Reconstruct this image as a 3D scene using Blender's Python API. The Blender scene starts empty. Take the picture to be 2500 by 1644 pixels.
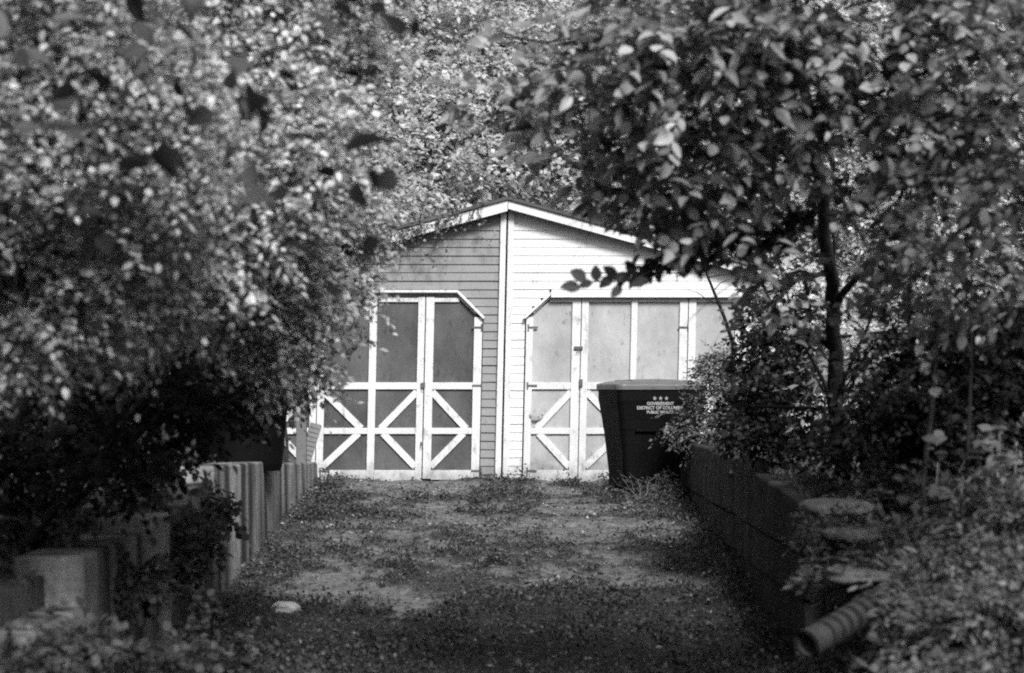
import bpy, math
import numpy as np
from mathutils import Vector, Matrix

# ------------------------------------------------------------------ camera, world, sun, exposure
SC = bpy.context.scene
W0, H0, F = 2500.0, 1644.0, 5903.0        # photo frame and focal length in its pixels (85 mm)
HOR, CZ, D = 940.0, 1.115, 28.0           # horizon row, eye height above the garage floor, distance of the garage
cam_d = bpy.data.cameras.new('camera'); cam = bpy.data.objects.new('camera', cam_d)
SC.collection.objects.link(cam); SC.camera = cam
cam.location = (0, 0, CZ); cam.rotation_euler = (math.pi/2, 0, 0)
cam_d.sensor_width = 36; cam_d.lens = 85; cam_d.shift_y = (HOR - H0/2)/W0
cam_d.clip_start = 0.1; cam_d.clip_end = 2000
cam_d.dof.use_dof = True; cam_d.dof.focus_distance = 26.5; cam_d.dof.aperture_fstop = 2.3
cam_d.dof.aperture_blades = 7

SUN_EL, SUN_AZ = math.radians(40), math.radians(163)      # azimuth clockwise from +Y: behind the camera
w = bpy.data.worlds.new('World'); SC.world = w; w.use_nodes = True
nt = w.node_tree; bg = nt.nodes['Background']
sky = nt.nodes.new('ShaderNodeTexSky'); sky.sky_type = 'NISHITA'; sky.sun_disc = False
sky.sun_elevation = SUN_EL; sky.sun_rotation = SUN_AZ; sky.dust_density = 10; sky.air_density = 1
bw = nt.nodes.new('ShaderNodeRGBToBW'); nt.links.new(sky.outputs[0], bw.inputs[0])
nt.links.new(bw.outputs[0], bg.inputs[0]); bg.inputs[1].default_value = 0.055
sl = bpy.data.lights.new('sun', 'SUN'); sl.energy = 2.8; sl.angle = math.radians(14); sl.color = (1, 1, 1)
so = bpy.data.objects.new('sun', sl); SC.collection.objects.link(so)
sd = Vector((math.sin(SUN_AZ)*math.cos(SUN_EL), math.cos(SUN_AZ)*math.cos(SUN_EL), math.sin(SUN_EL)))
so.rotation_euler = sd.to_track_quat('Z', 'Y').to_euler()
so.location = sd*40
SC.view_settings.view_transform = 'Standard'; SC.view_settings.look = 'None'
SC.view_settings.exposure = 0.50; SC.view_settings.gamma = 1
SC.cycles.max_bounces = 5; SC.cycles.diffuse_bounces = 1; SC.cycles.transmission_bounces = 3
SC.cycles.use_denoising = False
SC.cycles.use_adaptive_sampling = True; SC.cycles.adaptive_threshold = .018; SC.cycles.adaptive_min_samples = 16
SC.cycles.filter_width = 2.0

# ------------------------------------------------------------------ helpers
COL = SC.collection
RNG = np.random.default_rng(11)
def P(px, py, d):
    return Vector(((px - W0/2)/F*d, d, CZ + (HOR - py)/F*d))
def tag(o, label=None, cat=None, group=None, kind=None):
    if label: o['label'] = label
    if cat: o['category'] = cat
    if group: o['group'] = group
    if kind: o['kind'] = kind
    return o
def empty(name, loc, label, cat, group=None):
    o = bpy.data.objects.new(name, None); COL.objects.link(o); o.location = loc
    o.empty_display_size = .1
    return tag(o, label, cat, group)
def link(name, me, mats, parent=None):
    o = bpy.data.objects.new(name, me); COL.objects.link(o)
    for m in (mats if isinstance(mats, (list, tuple)) else [mats]): me.materials.append(m)
    if parent is not None:
        o.parent = parent; o.location = -parent.location      # vertices are written in world coordinates
    return o
def mesh_np(name, V, Fc, smooth=False):
    """V n x 3, Fc list of faces or an m x k array."""
    me = bpy.data.meshes.new(name)
    if isinstance(Fc, np.ndarray):
        m, k = Fc.shape
        me.vertices.add(len(V)); me.vertices.foreach_set('co', np.asarray(V, dtype=np.float32).ravel())
        me.loops.add(m*k); me.loops.foreach_set('vertex_index', Fc.astype(np.int32).ravel())
        me.polygons.add(m); me.polygons.foreach_set('loop_start', np.arange(0, m*k, k, dtype=np.int32))
        me.update(calc_edges=True)
    else:
        me.from_pydata([tuple(v) for v in V], [], Fc); me.update()
    if smooth: me.polygons.foreach_set('use_smooth', np.ones(len(me.polygons), dtype=bool))
    return me
class MB:
    def __init__(s): s.v = []; s.f = []
    def add(s, vs, fs):
        n = len(s.v); s.v += [tuple(v) for v in vs]; s.f += [tuple(i+n for i in f) for f in fs]
    def box(s, x0, x1, y0, y1, z0, z1):
        s.add([(x0,y0,z0),(x1,y0,z0),(x1,y1,z0),(x0,y1,z0),(x0,y0,z1),(x1,y0,z1),(x1,y1,z1),(x0,y1,z1)],
              [(0,3,2,1),(4,5,6,7),(0,1,5,4),(1,2,6,5),(2,3,7,6),(3,0,4,7)])
    def prism(s, poly, y0, y1):          # poly: (x, z) counter-clockwise seen from -y
        n = len(poly)
        s.add([(x,y0,z) for x,z in poly]+[(x,y1,z) for x,z in poly],
              [tuple(range(n)), tuple(range(2*n-1, n-1, -1))]+[(i, i+n, (i+1)%n+n, (i+1)%n) for i in range(n)])
    def bar(s, a, b, wd, y0, y1):        # a flat board between two (x, z) points
        a = Vector(a); b = Vector(b); t = (b-a).normalized(); q = Vector((-t.y, t.x))*wd/2
        s.prism([a-q, b-q, b+q, a+q], y0, y1)
    def tube(s, pts, rad, n=7, cap=True):
        pts = [Vector(p) for p in pts]; k = len(pts)
        if not isinstance(rad, (list, tuple, np.ndarray)): rad = [rad]*k
        vs = []; up = Vector((0.31, 0.22, 0.93)).normalized()
        for i, p in enumerate(pts):
            t = (pts[min(i+1, k-1)] - pts[max(i-1, 0)]).normalized()
            u = up - t*up.dot(t)
            if u.length < .05: u = Vector((1,0,0)) - t*t.x
            u.normalize(); v_ = t.cross(u); up = u
            for j in range(n):
                a = 2*math.pi*j/n
                vs.append(p + (u*math.cos(a) + v_*math.sin(a))*rad[i])
        fs = [(i*n+j, i*n+(j+1)%n, (i+1)*n+(j+1)%n, (i+1)*n+j) for i in range(k-1) for j in range(n)]
        if cap: fs += [tuple(range(n-1,-1,-1)), tuple((k-1)*n+j for j in range(n))]
        s.add(vs, fs)
    def build(s, name, mats, parent=None, smooth=False, fn=None, bevel=0):
        v = [fn(p) for p in s.v] if fn else s.v
        me = mesh_np(name, v, s.f, smooth)
        o = link(name, me, mats, parent)
        if bevel:
            b = o.modifiers.new('bevel', 'BEVEL'); b.width = bevel; b.segments = 2; b.limit_method = 'ANGLE'
        return o

# value noise on a random lattice
_T = np.random.default_rng(5).random((32, 32, 32))
def vnoise(p):
    p = np.asarray(p, dtype=float); i = np.floor(p).astype(int); f = p - i; f = f*f*(3-2*f)
    r = 0
    for a in (0, 1):
        for b in (0, 1):
            for c in (0, 1):
                wt = (f[..., 0] if a else 1-f[..., 0])*(f[..., 1] if b else 1-f[..., 1])*(f[..., 2] if c else 1-f[..., 2])
                r = r + wt*_T[(i[..., 0]+a) % 32, (i[..., 1]+b) % 32, (i[..., 2]+c) % 32]
    return r
def fbm(p, o=4):
    p = np.asarray(p, dtype=float); r = 0; a = .5; t = 0
    for k in range(o): r = r + a*vnoise(p*2**k + 7.3*k); t += a; a *= .55
    return r/t
def sstep(a, b, x):
    t = np.clip((np.asarray(x, dtype=float)-a)/(b-a), 0, 1); return t*t*(3-2*t)

# ------------------------------------------------------------------ materials (a black and white picture: all greys)
def nodes(name):
    m = bpy.data.materials.new(name); m.use_nodes = True
    t = m.node_tree; return m, t, t.nodes['Principled BSDF'], t.nodes['Material Output']
def ramp(t, src, a, b, lo, hi):
    r = t.nodes.new('ShaderNodeMapRange'); t.links.new(src, r.inputs[0])
    r.inputs[1].default_value = a; r.inputs[2].default_value = b
    r.inputs[3].default_value = lo; r.inputs[4].default_value = hi
    return r.outputs[0]
def noise(t, scale, detail=5, vec=(1,1,1), rough=.6):
    tc = t.nodes.new('ShaderNodeTexCoord'); mp = t.nodes.new('ShaderNodeMapping'); n = t.nodes.new('ShaderNodeTexNoise')
    geo = t.nodes.new('ShaderNodeNewGeometry')
    t.links.new(geo.outputs['Position'], mp.inputs[0]); t.links.new(mp.outputs[0], n.inputs[0])
    mp.inputs['Scale'].default_value = vec
    n.inputs['Scale'].default_value = scale; n.inputs['Detail'].default_value = detail; n.inputs['Roughness'].default_value = rough
    return n.outputs[0]
def math_(t, op, a, b):
    n = t.nodes.new('ShaderNodeMath'); n.operation = op
    for i, q in enumerate((a, b)):
        if isinstance(q, (int, float)): n.inputs[i].default_value = q
        else: t.links.new(q, n.inputs[i])
    return n.outputs[0]
def paint(name, v, var=.12, dirt=0., rough=.6, bump=.2, grime=None, spec=.3, mott=0.):
    """v: grey; var: cloudy variation; dirt: share of worn flecks showing the darker wood; grime: (z, height) splash zone at the foot."""
    m, t, b, o = nodes(name)
    col = ramp(t, noise(t, 3, 6), .3, .7, v*(1-var), v*(1+var*.6))
    fine = ramp(t, noise(t, 60, 3), .3, .7, .93, 1.05)
    col = math_(t, 'MULTIPLY', col, fine)
    if mott: col = math_(t, 'MULTIPLY', col, ramp(t, noise(t, 1.7, 7, (1, 1, .6), .7), .36, .64, 1-mott, 1+mott*.6))
    if dirt:
        fl = ramp(t, noise(t, 9, 8, (1, 1, .5), .75), .60-dirt*.1, .68, 1, .45)
        col = math_(t, 'MULTIPLY', col, fl)
    if grime:
        geo = t.nodes.new('ShaderNodeNewGeometry'); sx = t.nodes.new('ShaderNodeSeparateXYZ'); t.links.new(geo.outputs['Position'], sx.inputs[0])
        z = math_(t, 'ADD', sx.outputs[2], ramp(t, noise(t, 8, 6), .3, .7, -.12, .12))
        col = math_(t, 'MULTIPLY', col, ramp(t, z, grime[0], grime[0]+grime[1], .5, 1))
    t.links.new(col, b.inputs['Base Color']); b.inputs['Roughness'].default_value = rough
    b.inputs['Specular IOR Level'].default_value = spec
    if bump:
        bp = t.nodes.new('ShaderNodeBump'); bp.inputs['Strength'].default_value = bump; bp.inputs['Distance'].default_value = .01
        t.links.new(noise(t, 40, 6, (1, 1, .3)), bp.inputs['Height']); t.links.new(bp.outputs[0], b.inputs['Normal'])
    return m
def leaf_mat(name, v, var=.45, trans=.35, rough=.45, spec=.35):
    m, t, b, o = nodes(name)
    g = t.nodes.new('ShaderNodeNewGeometry')
    c = ramp(t, g.outputs['Random Per Island'], 0, 1, v*(1-var), v*(1+var))
    c = math_(t, 'MULTIPLY', c, ramp(t, noise(t, 2.2, 3), .35, .65, .8, 1.2))
    t.links.new(c, b.inputs['Base Color']); b.inputs['Roughness'].default_value = rough
    b.inputs['Specular IOR Level'].default_value = spec
    tr = t.nodes.new('ShaderNodeBsdfTranslucent'); t.links.new(c, tr.inputs[0])
    mx = t.nodes.new('ShaderNodeMixShader'); mx.inputs[0].default_value = trans
    t.links.new(b.outputs[0], mx.inputs[1]); t.links.new(tr.outputs[0], mx.inputs[2]); t.links.new(mx.outputs[0], o.inputs[0])
    return m
def bark(name, v):
    m, t, b, o = nodes(name)
    c = ramp(t, noise(t, 14, 6, (1, 1, .25)), .3, .7, v*.5, v*1.5)
    t.links.new(c, b.inputs['Base Color']); b.inputs['Roughness'].default_value = .9
    bp = t.nodes.new('ShaderNodeBump'); bp.inputs['Strength'].default_value = .6; bp.inputs['Distance'].default_value = .02
    t.links.new(noise(t, 30, 6, (1, 1, .25)), bp.inputs['Height']); t.links.new(bp.outputs[0], b.inputs['Normal'])
    return m
def concrete(name, lo, hi, sc=5.):
    m, t, b, o = nodes(name)
    s1 = ramp(t, noise(t, sc, 6, (1, 1, .09), .6), .38, .64, lo, hi)
    s2 = ramp(t, noise(t, 2.2, 4), .35, .65, .55, 1.25)
    s3 = ramp(t, noise(t, 26, 5), .3, .7, .75, 1.2)
    col = math_(t, 'MULTIPLY', math_(t, 'MULTIPLY', s1, s2), s3)
    t.links.new(col, b.inputs['Base Color']); b.inputs['Roughness'].default_value = .9
    bp = t.nodes.new('ShaderNodeBump'); bp.inputs['Strength'].default_value = .5; bp.inputs['Distance'].default_value = .02
    t.links.new(noise(t, 22, 7), bp.inputs['Height']); t.links.new(bp.outputs[0], b.inputs['Normal'])
    return m
M = dict(
    white=paint('white_paint', .70, .10, .5, .55, .25, (-.02, .28)),
    trim=paint('trim_paint', .72, .05, .15, .55, .15, (-.02, .2)),
    siding_grey=paint('grey_siding_paint', .26, .12, .25, .6, .3, (-.02, .3)),
    siding_white=paint('white_siding_paint', .76, .06, .2, .6, .3, (0, .3)),
    panel_dark=paint('dark_panel_paint', .10, .2, .2, .6, .2, mott=.4),
    panel_light=paint('light_panel_paint', .44, .12, .3, .65, .3, (.05, .25), mott=.22),
    metal=paint('old_metal', .12, .3, .4, .5),
    roof=paint('roof_felt', .10, .3, 0, .9, .5),
    dark=paint('dark_inside', .02, .2, 0, .9, 0),
    bin=paint('black_plastic', .003, .2, 0, .7, .05, spec=.12),
    lid=paint('grey_lid_plastic', .16, .15, .1, .4, .05),
    binmark=paint('white_print', .36, .1, .1, .6, 0),
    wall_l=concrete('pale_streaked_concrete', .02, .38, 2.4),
    wall_r=concrete('shade_dark_concrete', .003, .055, 4.),  # overhang shade on the right wall put into a darker base colour
    stone=paint('pale_stone', .55, .2, .1, .8, .4),
    flag=paint('flat_stone', .20, .3, .2, .9, .5),
    wood=paint('weathered_board', .17, .2, .3, .8, .3),
    pipe=paint('ribbed_plastic', .055, .3, .3, .5, .1),
    bark=bark('bark', .014), bark_light=bark('grey_bark', .16), twig=bark('twig_bark', .035),
)

# ------------------------------------------------------------------ terrain heights
def road_z(y):   return np.interp(y, [0, 8, 11, 14, 16, 18.6, 22, 26, 28, 60, 400], [-1.15, -1.08, -1.0, -.84, -.70, -.47, -.24, -.07, 0, 0, 0])
LW = dict(y=[8, 12.3, 14.8, 16.3, 17.7, 22.8, 27.6], z=[.1, .2, .28, .38, .5, .37, .22])
def left_top(y):  return np.interp(y, LW['y'], LW['z'])
def right_top(y): return np.interp(y, [8, 12, 15.4, 16.3, 19, 25.4, 27.5], [-.1, .1, .30, .37, .44, .47, .30])
XL, XR = -2.2, 1.90
def ground_z(x, y):
    x = np.asarray(x, dtype=float); y = np.asarray(y, dtype=float)
    r = road_z(y)
    lb = left_top(y) - .06 + .12*np.clip(-x-2.5, 0, 6)
    rb = right_top(y) - .05 + .10*np.clip(x-2.2, 0, 6)
    sl = sstep(1.35, 2.7, x)
    rb_near = r - .1 + sl*(.45 + .12*np.clip(x-2, 0, 6) - r)
    k = sstep(14.6, 15.6, y)
    right = np.where(x > 2.05, rb, r-.12)*k + rb_near*(1-k)
    z = np.where(x < -2.36, lb, np.where(x > 1.2, right, r-.12))
    back = sstep(27.4, 30, y)
    z = z*(1-back) + back*(-.12)
    far = sstep(2, 9, y)                                        # flat in front of and behind the camera
    z = z*far + (1-far)*(-1.2)
    return z + .05*(fbm(np.stack([x*1.3, y*1.3, x*0], -1), 3)-.5)
def grid(name, xs, ys, fz, mat, smooth=True):
    X, Y = np.meshgrid(xs, ys); Z = fz(X, Y); n, m = X.shape
    V = np.stack([X, Y, Z], -1).reshape(-1, 3)
    i = np.arange(n*m).reshape(n, m)
    Fq = np.stack([i[:-1, :-1], i[:-1, 1:], i[1:, 1:], i[1:, :-1]], -1).reshape(-1, 4)
    return mesh_np(name, V, Fq, smooth), V
def soil(name):
    m, t, b, o = nodes(name)
    c = ramp(t, noise(t, 6, 8, (1,1,1), .7), .35, .65, .01, .05)
    t.links.new(c, b.inputs['Base Color']); b.inputs['Roughness'].default_value = .95
    bp = t.nodes.new('ShaderNodeBump'); bp.inputs['Strength'].default_value = .8; bp.inputs['Distance'].default_value = .04
    t.links.new(noise(t, 14, 7), bp.inputs['Height']); t.links.new(bp.outputs[0], b.inputs['Normal'])
    return m
xs = np.concatenate([[-400, -120, -40, -15, -9], np.arange(-6, -2.5, .15), [-2.4, -2.36, -2.35, -2.2], np.arange(-2, 1.2, .3),
                     [1.2], np.arange(1.3, 2.0, .1), [2.04, 2.06], np.arange(2.15, 6, .15), [9, 15, 40, 120, 400]])
ys = np.concatenate([[-400, -60, -10, 0, 4], np.arange(6, 31, .15), [34, 38, 45, 60, 120, 250, 500]])
me, _ = grid('ground', xs, ys, ground_z, None)
tag(link('ground', me, soil('leaf_litter_soil')), 'dark soil and leaf litter on both banks', 'ground', kind='structure')

# driveway: broken slabs under moss, one fine sheet with a moss mask that also carries near shade
def moss(x, y):
    a = fbm(np.stack([x*1.5, y*1.1, x*0+3], -1), 5)
    b = fbm(np.stack([x*6, y*4, x*0+9], -1), 3)
    joint = np.abs(((y + .5*fbm(np.stack([x*1.2, y*.6, x*0+17], -1), 3)) / 1.25) % 1 - .5)*2      # slab joints across
    edge = np.maximum(sstep(-1.55, -2.05, x), sstep(1.35, 1.8, x))
    mid = .10*np.exp(-((x+.1)/.35)**2)
    near = sstep(19.5, 15.5, y)*.28  # canopy shade over the near end, put into the mask
    jg = .24*sstep(.84, .98, joint)*sstep(.42, .6, fbm(np.stack([x*1.1, y*.7, x*0+31], -1), 3))
    big = .3*(fbm(np.stack([x*.8+5, y*.45, x*0+13], -1), 4)-.5)
    return np.clip((a*.75+b*.42 - .565 + big + edge*.22 + mid + near + jg)*8, 0, 1)
def road_f(x, y):
    m_ = moss(x, y)
    crown = .03*(fbm(np.stack([x*1, y*.8, x*0], -1), 3)-.5)
    slab = .035*(_T[(np.floor((y + .5*fbm(np.stack([x*1.2, y*.6, x*0+17], -1), 3))/1.25+.5).astype(int)) % 32, (np.floor(x/1.3)).astype(int) % 32, 3]-.5)
    return road_z(y) + crown + slab + .03*m_ - .03*sstep(.9, 1, np.abs(((y + .5*fbm(np.stack([x*1.2, y*.6, x*0+17], -1), 3)) / 1.25) % 1 - .5)*2) + .04*(fbm(np.stack([x*12, y*9, x*0], -1), 4)-.5)*(.6+m_)
me, V = grid('driveway', np.arange(-2.25, 2.02, .03), np.arange(9.5, 28.0, .035), road_f, None)
at = me.attributes.new('moss', 'FLOAT', 'POINT'); at.data.foreach_set('value', moss(V[:, 0], V[:, 1]).astype(np.float32))
m, t, b, o = nodes('mossy_shaded_concrete')
an = t.nodes.new('ShaderNodeAttribute'); an.attribute_name = 'moss'
cc = ramp(t, noise(t, 9, 8, (1,1,1), .75), .32, .68, .03, .26)
mc = ramp(t, noise(t, 18, 8, (1,1,1), .75), .35, .68, .008, .07)
mix = t.nodes.new('ShaderNodeMix'); mix.data_type = 'FLOAT'
t.links.new(an.outputs['Fac'], mix.inputs[0]); t.links.new(cc, mix.inputs[2]); t.links.new(mc, mix.inputs[3])
t.links.new(mix.outputs[0], b.inputs['Base Color']); b.inputs['Roughness'].default_value = .9
bp = t.nodes.new('ShaderNodeBump'); bp.inputs['Strength'].default_value = .9; bp.inputs['Distance'].default_value = .03
t.links.new(noise(t, 30, 8), bp.inputs['Height']); t.links.new(bp.outputs[0], b.inputs['Normal'])
tag(link('driveway', me, m), 'cracked concrete driveway overgrown with moss and weeds', 'driveway', kind='structure')

# ------------------------------------------------------------------ garage
S = F/D
def gx(px, py=935): return (px - W0/2)/S - .022*(CZ + (HOR-py)/S)      # x before the racking shear
def gz(py): return CZ + (HOR - py)/S
def lean(p): return (p[0] + .022*p[2], p[1], p[2])                       # the old frame leans a little to the right
def gxt(px): return (px - W0/2)/S - .022*2.1                             # for x read near the top of the doors
garage = empty('garage', (0, D, 0), 'double wooden garage, left half grey clapboard, right half white, under a low gable roof', 'garage')
XC = gxt(1235); XE0, XE1 = gxt(636), gxt(1836)
ZAP = gz(500)
def roof_at(x): return ZAP - abs(x - XC)*.272
YF = D                                                                  # face of the doors
def siding(name, mat, x0, x1, holes, lap):
    mb = MB(); h = .0975; z = -.02; k = 0
    while z < ZAP:
        z1 = z + h
        segs = [(x0, x1)]
        zm = (z+z1)/2
        for hp in holes:                                                # hole given as function z -> (a, b) or None
            ab = hp(zm)
            if ab:
                n2 = []
                for a, b_ in segs:
                    if ab[0] > a: n2.append((a, min(b_, ab[0])))
                    if ab[1] < b_: n2.append((max(a, ab[1]), b_))
                segs = [s for s in n2 if s[1]-s[0] > .01]
        for a, b_ in segs:
            if roof_at(max(min(XC, b_), a)) < z + .01: continue
            lim = (ZAP - z)/.272                                        # clip to the roof line
            a1, b1 = max(a, XC-lim), min(b_, XC+lim)
            if b1 - a1 < .02: continue
            cuts = [a1]                                                 # boards are butted here and there
            q = a1 + 1.3 + 3*RNG.random()
            while q < b1-.5: cuts.append(q); q += 2.2+2*RNG.random()
            cuts.append(b1)
            for c0, c1 in zip(cuts[:-1], cuts[1:]):
                j = (RNG.random()-.5)*.006; c1 -= .0015; tl = (RNG.random()-.5)*.007
                y0 = YF+.004
                top_ = []
                for q_ in (c1, XC+(ZAP+.02-z1)/.272, XC-(ZAP+.02-z1)/.272, c0):
                    if q_ in (c0, c1) or c0 < q_ < c1: top_.append((q_, min(z1, max(z+.002, roof_at(q_)+.02))))
                vs = [(c0, y0+j, z), (c1, y0+j, z+tl)] + [(q_, y0+j+lap*(zz-z)/h, zz) for q_, zz in top_]
                nv = len(vs); mb.add(vs + [(c0, y0+j+.03, z), (c1, y0+j+.03, z+tl)], [tuple(range(nv)), (nv, nv+1, 1, 0)])
        z = z1; k += 1
    return mb.build(name, mat, garage, fn=lean)
ZH = gz(712)
def holeL(z):
    if z > ZH-.02: return None
    xr = gxt(1181); c = gz(775)
    if z > c: xr = gxt(1117) + (ZH - z)/(ZH-c)*(gxt(1181)-gxt(1117))
    return (gxt(648), xr)
def holeR(z):
    if z > ZH-.02: return None
    xl = gxt(1283); c = gz(775)
    if z > c: xl = gxt(1346) - (ZH - z)/(ZH-c)*(gxt(1346)-gxt(1283))
    return (xl, gxt(1816))
sidl = siding('siding', M['siding_grey'], XE0, gxt(1222), [holeL], .016); tag(sidl, 'grey clapboard siding')
sidr = siding('siding', M['siding_white'], gxt(1248), XE1, [holeR], .009); tag(sidr, 'white clapboard siding')
mb = MB()                                                              # shell behind the boards
mb.prism([(XE0, -.1), (XE1, -.1), (XE1, roof_at(XE1)-.02), (XC, ZAP-.02), (XE0, roof_at(XE0)-.02)], YF+.07, YF+6)
mb.build('wall', M['dark'], garage, fn=lean)
mb = MB()
for s, e in ((-1, XE0-.28), (1, XE1+.28)):                              # roof slabs
    a = (XC, ZAP+.045); b_ = (e, roof_at(e)+.045)
    q = [a, b_, (b_[0], b_[1]+.035), (a[0], a[1]+.035)]
    if s > 0: q = [a, b_, (b_[0], b_[1]+.035), (a[0], a[1]+.035)]
    else: q = [(a[0]-.002, a[1]), (a[0]-.002, a[1]+.035), (b_[0], b_[1]+.035), b_]
    mb.prism(q, YF-.20, YF+6.2)
mb.build('roof', M['roof'], garage, fn=lean)
for s, e, th in ((-1, XE0-.26, .125), (1, XE1+.26, .10)):
    mb = MB(); a = (XC+s*.003, ZAP+.04); b_ = (e, roof_at(e)+.04)
    q = [(a[0], a[1]-th), (b_[0], b_[1]-th), b_, a]
    if s < 0: q = q[::-1]
    mb.prism(q, YF-.17, YF-.14)
    mb.build('fascia', M['trim'], garage, fn=lean)
    mb = MB(); q = [(a[0], a[1]-.03), (b_[0], b_[1]-.03), (b_[0], b_[1]-.012), (a[0], a[1]-.012)]
    if s < 0: q = q[::-1]
    mb.prism(q, YF-.139, YF+.02); mb.build('soffit', M['white'], garage, fn=lean)
mb = MB(); mb.box(gxt(1218), gxt(1232), YF-.035, YF+.02, -.05, ZAP-.06); mb.build('corner_board', M['trim'], garage, fn=lean, bevel=.004)
mb = MB(); mb.box(gxt(1236.5), gxt(1251), YF-.028, YF+.02, -.03, ZAP-.07); mb.build('corner_board', M['white'], garage, fn=lean, bevel=.004)
mb = MB(); mb.box(gxt(1232), gxt(1236.5), YF+.01, YF+.03, -.03, ZAP-.2); mb.build('joint', M['dark'], garage, fn=lean)
for x0, x1 in ((636, 650), (1815, 1833)):
    mb = MB(); mb.box(gxt(x0), gxt(x1), YF-.03, YF+.02, -.03, roof_at(gxt(x0))-.1); mb.build('corner_board', M['trim'], garage, fn=lean)
# header drip boards with the cut corners
mb = MB(); mb.box(gxt(648), gxt(1118), YF-.085, YF-.02, gz(715), gz(709)); mb.bar((gxt(1116), gz(711)), (gxt(1183), gz(777)), .03, YF-.075, YF-.02)
mb.build('drip_board', M['trim'], garage, fn=lean)
mb = MB(); mb.box(gxt(1345), gxt(1818), YF-.10, YF-.02, gz(727), gz(714)); mb.bar((gxt(1347), gz(715)), (gxt(1281), gz(777)), .028, YF-.075, YF-.02)
mb.build('drip_board', M['trim'], garage, fn=lean)

mb = MB(); mb.box(gxt(648), gxt(1119), YF+.013, YF+.022, gz(727), gz(700)); mb.build('header', M['siding_grey'], garage, fn=lean)
mb = MB(); mb.box(gxt(1346), gxt(1816), YF+.010, YF+.022, gz(727), gz(700)); mb.build('header', M['siding_white'], garage, fn=lean)
RAILS = [(728, 738), (934, 951), (1045, 1060), (1148, 1176)]
def leaf_door(pnl, stiles, panels, clip=None, diag=(), tone='dark', drop=0, label=None):
    """stiles: [(x0,x1)], panels: [(x0,x1)], diag: side of each panel the braces start from."""
    mat = M['panel_dark'] if tone == 'dark' else M['panel_light']
    x0 = gxt(stiles[0][0]); x1 = gxt(stiles[-1][1]); top = gz(726); bot = gz(1176)-drop
    d = MB()
    def outline(z):   # cut corner
        return clip(z) if clip else (x0, x1)
    # panel sheet
    pts = [(x0+.02, bot+.03), (x1-.02, bot+.03)]
    cz = gz(777)
    if clip == 'R': pts += [(x1-.02, cz), (gxt(1119)-.02, top-.02), (x0+.02, top-.02)]
    elif clip == 'L': pts += [(x1-.02, top-.02), (gxt(1345)+.02, top-.02), (x0+.02, cz)]
    else: pts += [(x1-.02, top-.02), (x0+.02, top-.02)]
    d.prism(pts, YF+.006, YF+.03)
    ob = d.build('door', mat, garage, fn=lean)
    if label: tag(ob, label)
    f = MB()
    for k, (a, b_) in enumerate(stiles):
        tp = top
        if clip == 'R' and k == len(stiles)-1: tp = cz+.01
        if clip == 'L' and k == 0: tp = cz+.01
        f.box(gxt(a), gxt(b_), YF-.026, YF+.004, bot+(.0 if RNG.random() < .5 else .012), tp)
    for (ya, yb) in RAILS:
        for (a, b_) in panels:
            za, zb = gz(yb)-(drop if yb > 1100 else 0), gz(ya)
            xa, xb = gxt(a), gxt(b_)
            if ya < 740 and clip == 'R': xb = min(xb, gxt(1121))
            if ya < 740 and clip == 'L': xa = max(xa, gxt(1343))
            f.box(xa, xb, YF-.022, YF+.004, za, zb)
    if clip == 'R': f.bar((gxt(1121), gz(722)), (gxt(1164), gz(764)), .05, YF-.021, YF+.003)
    if clip == 'L': f.bar((gxt(1342), gz(724)), (gxt(1301), gz(764)), .04, YF-.021, YF+.003)
    fr = f.build('frame', M['white'], ob, fn=lean, bevel=.003)
    fr.location = (0, 0, 0)
    for (a, b_), sd_ in zip(panels, diag):
        br = MB(); e, s = (a, 1) if sd_ == 'l' else (b_, -1)
        w_ = abs(b_-a)
        far = e + s*w_*.86
        br.bar((gxt(e)-s*.004, gz(957)), (gxt(far), gz(1047)), .078, YF-.019, YF+.004)
        br.bar((gxt(far-s*6), gz(1058)), (gxt(e)-s*.004, gz(1140)), .078, YF-.019, YF+.004)
        bo = br.build('brace', M['white'], ob, fn=lean, bevel=.002); bo.location = (0, 0, 0)
    return ob
leaf_door(1, [(1041, 1061), (1159, 1179)], [(1061, 1159)], 'R', 'l', 'dark', -.02, 'dark panelled leaf with a cut upper corner')
leaf_door(2, [(780, 797), (904, 922), (1022, 1038.5)], [(797, 904), (922, 1022)], None, 'lr', 'dark', .0)
leaf_door(1, [(650, 667), (762, 778)], [(667, 762)], None, 'r', 'dark')
leaf_door(1, [(1286, 1303), (1398, 1419)], [(1303, 1398)], 'L', 'r', 'light', .0, 'light grey panelled leaf with a cut upper corner')
leaf_door(2, [(1421, 1438), (1542, 1557), (1660, 1680)], [(1438, 1542), (1557, 1660)], None, 'lr', 'light')
leaf_door(1, [(1682, 1700), (1796, 1814)], [(1700, 1796)], None, 'l', 'light')
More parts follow.
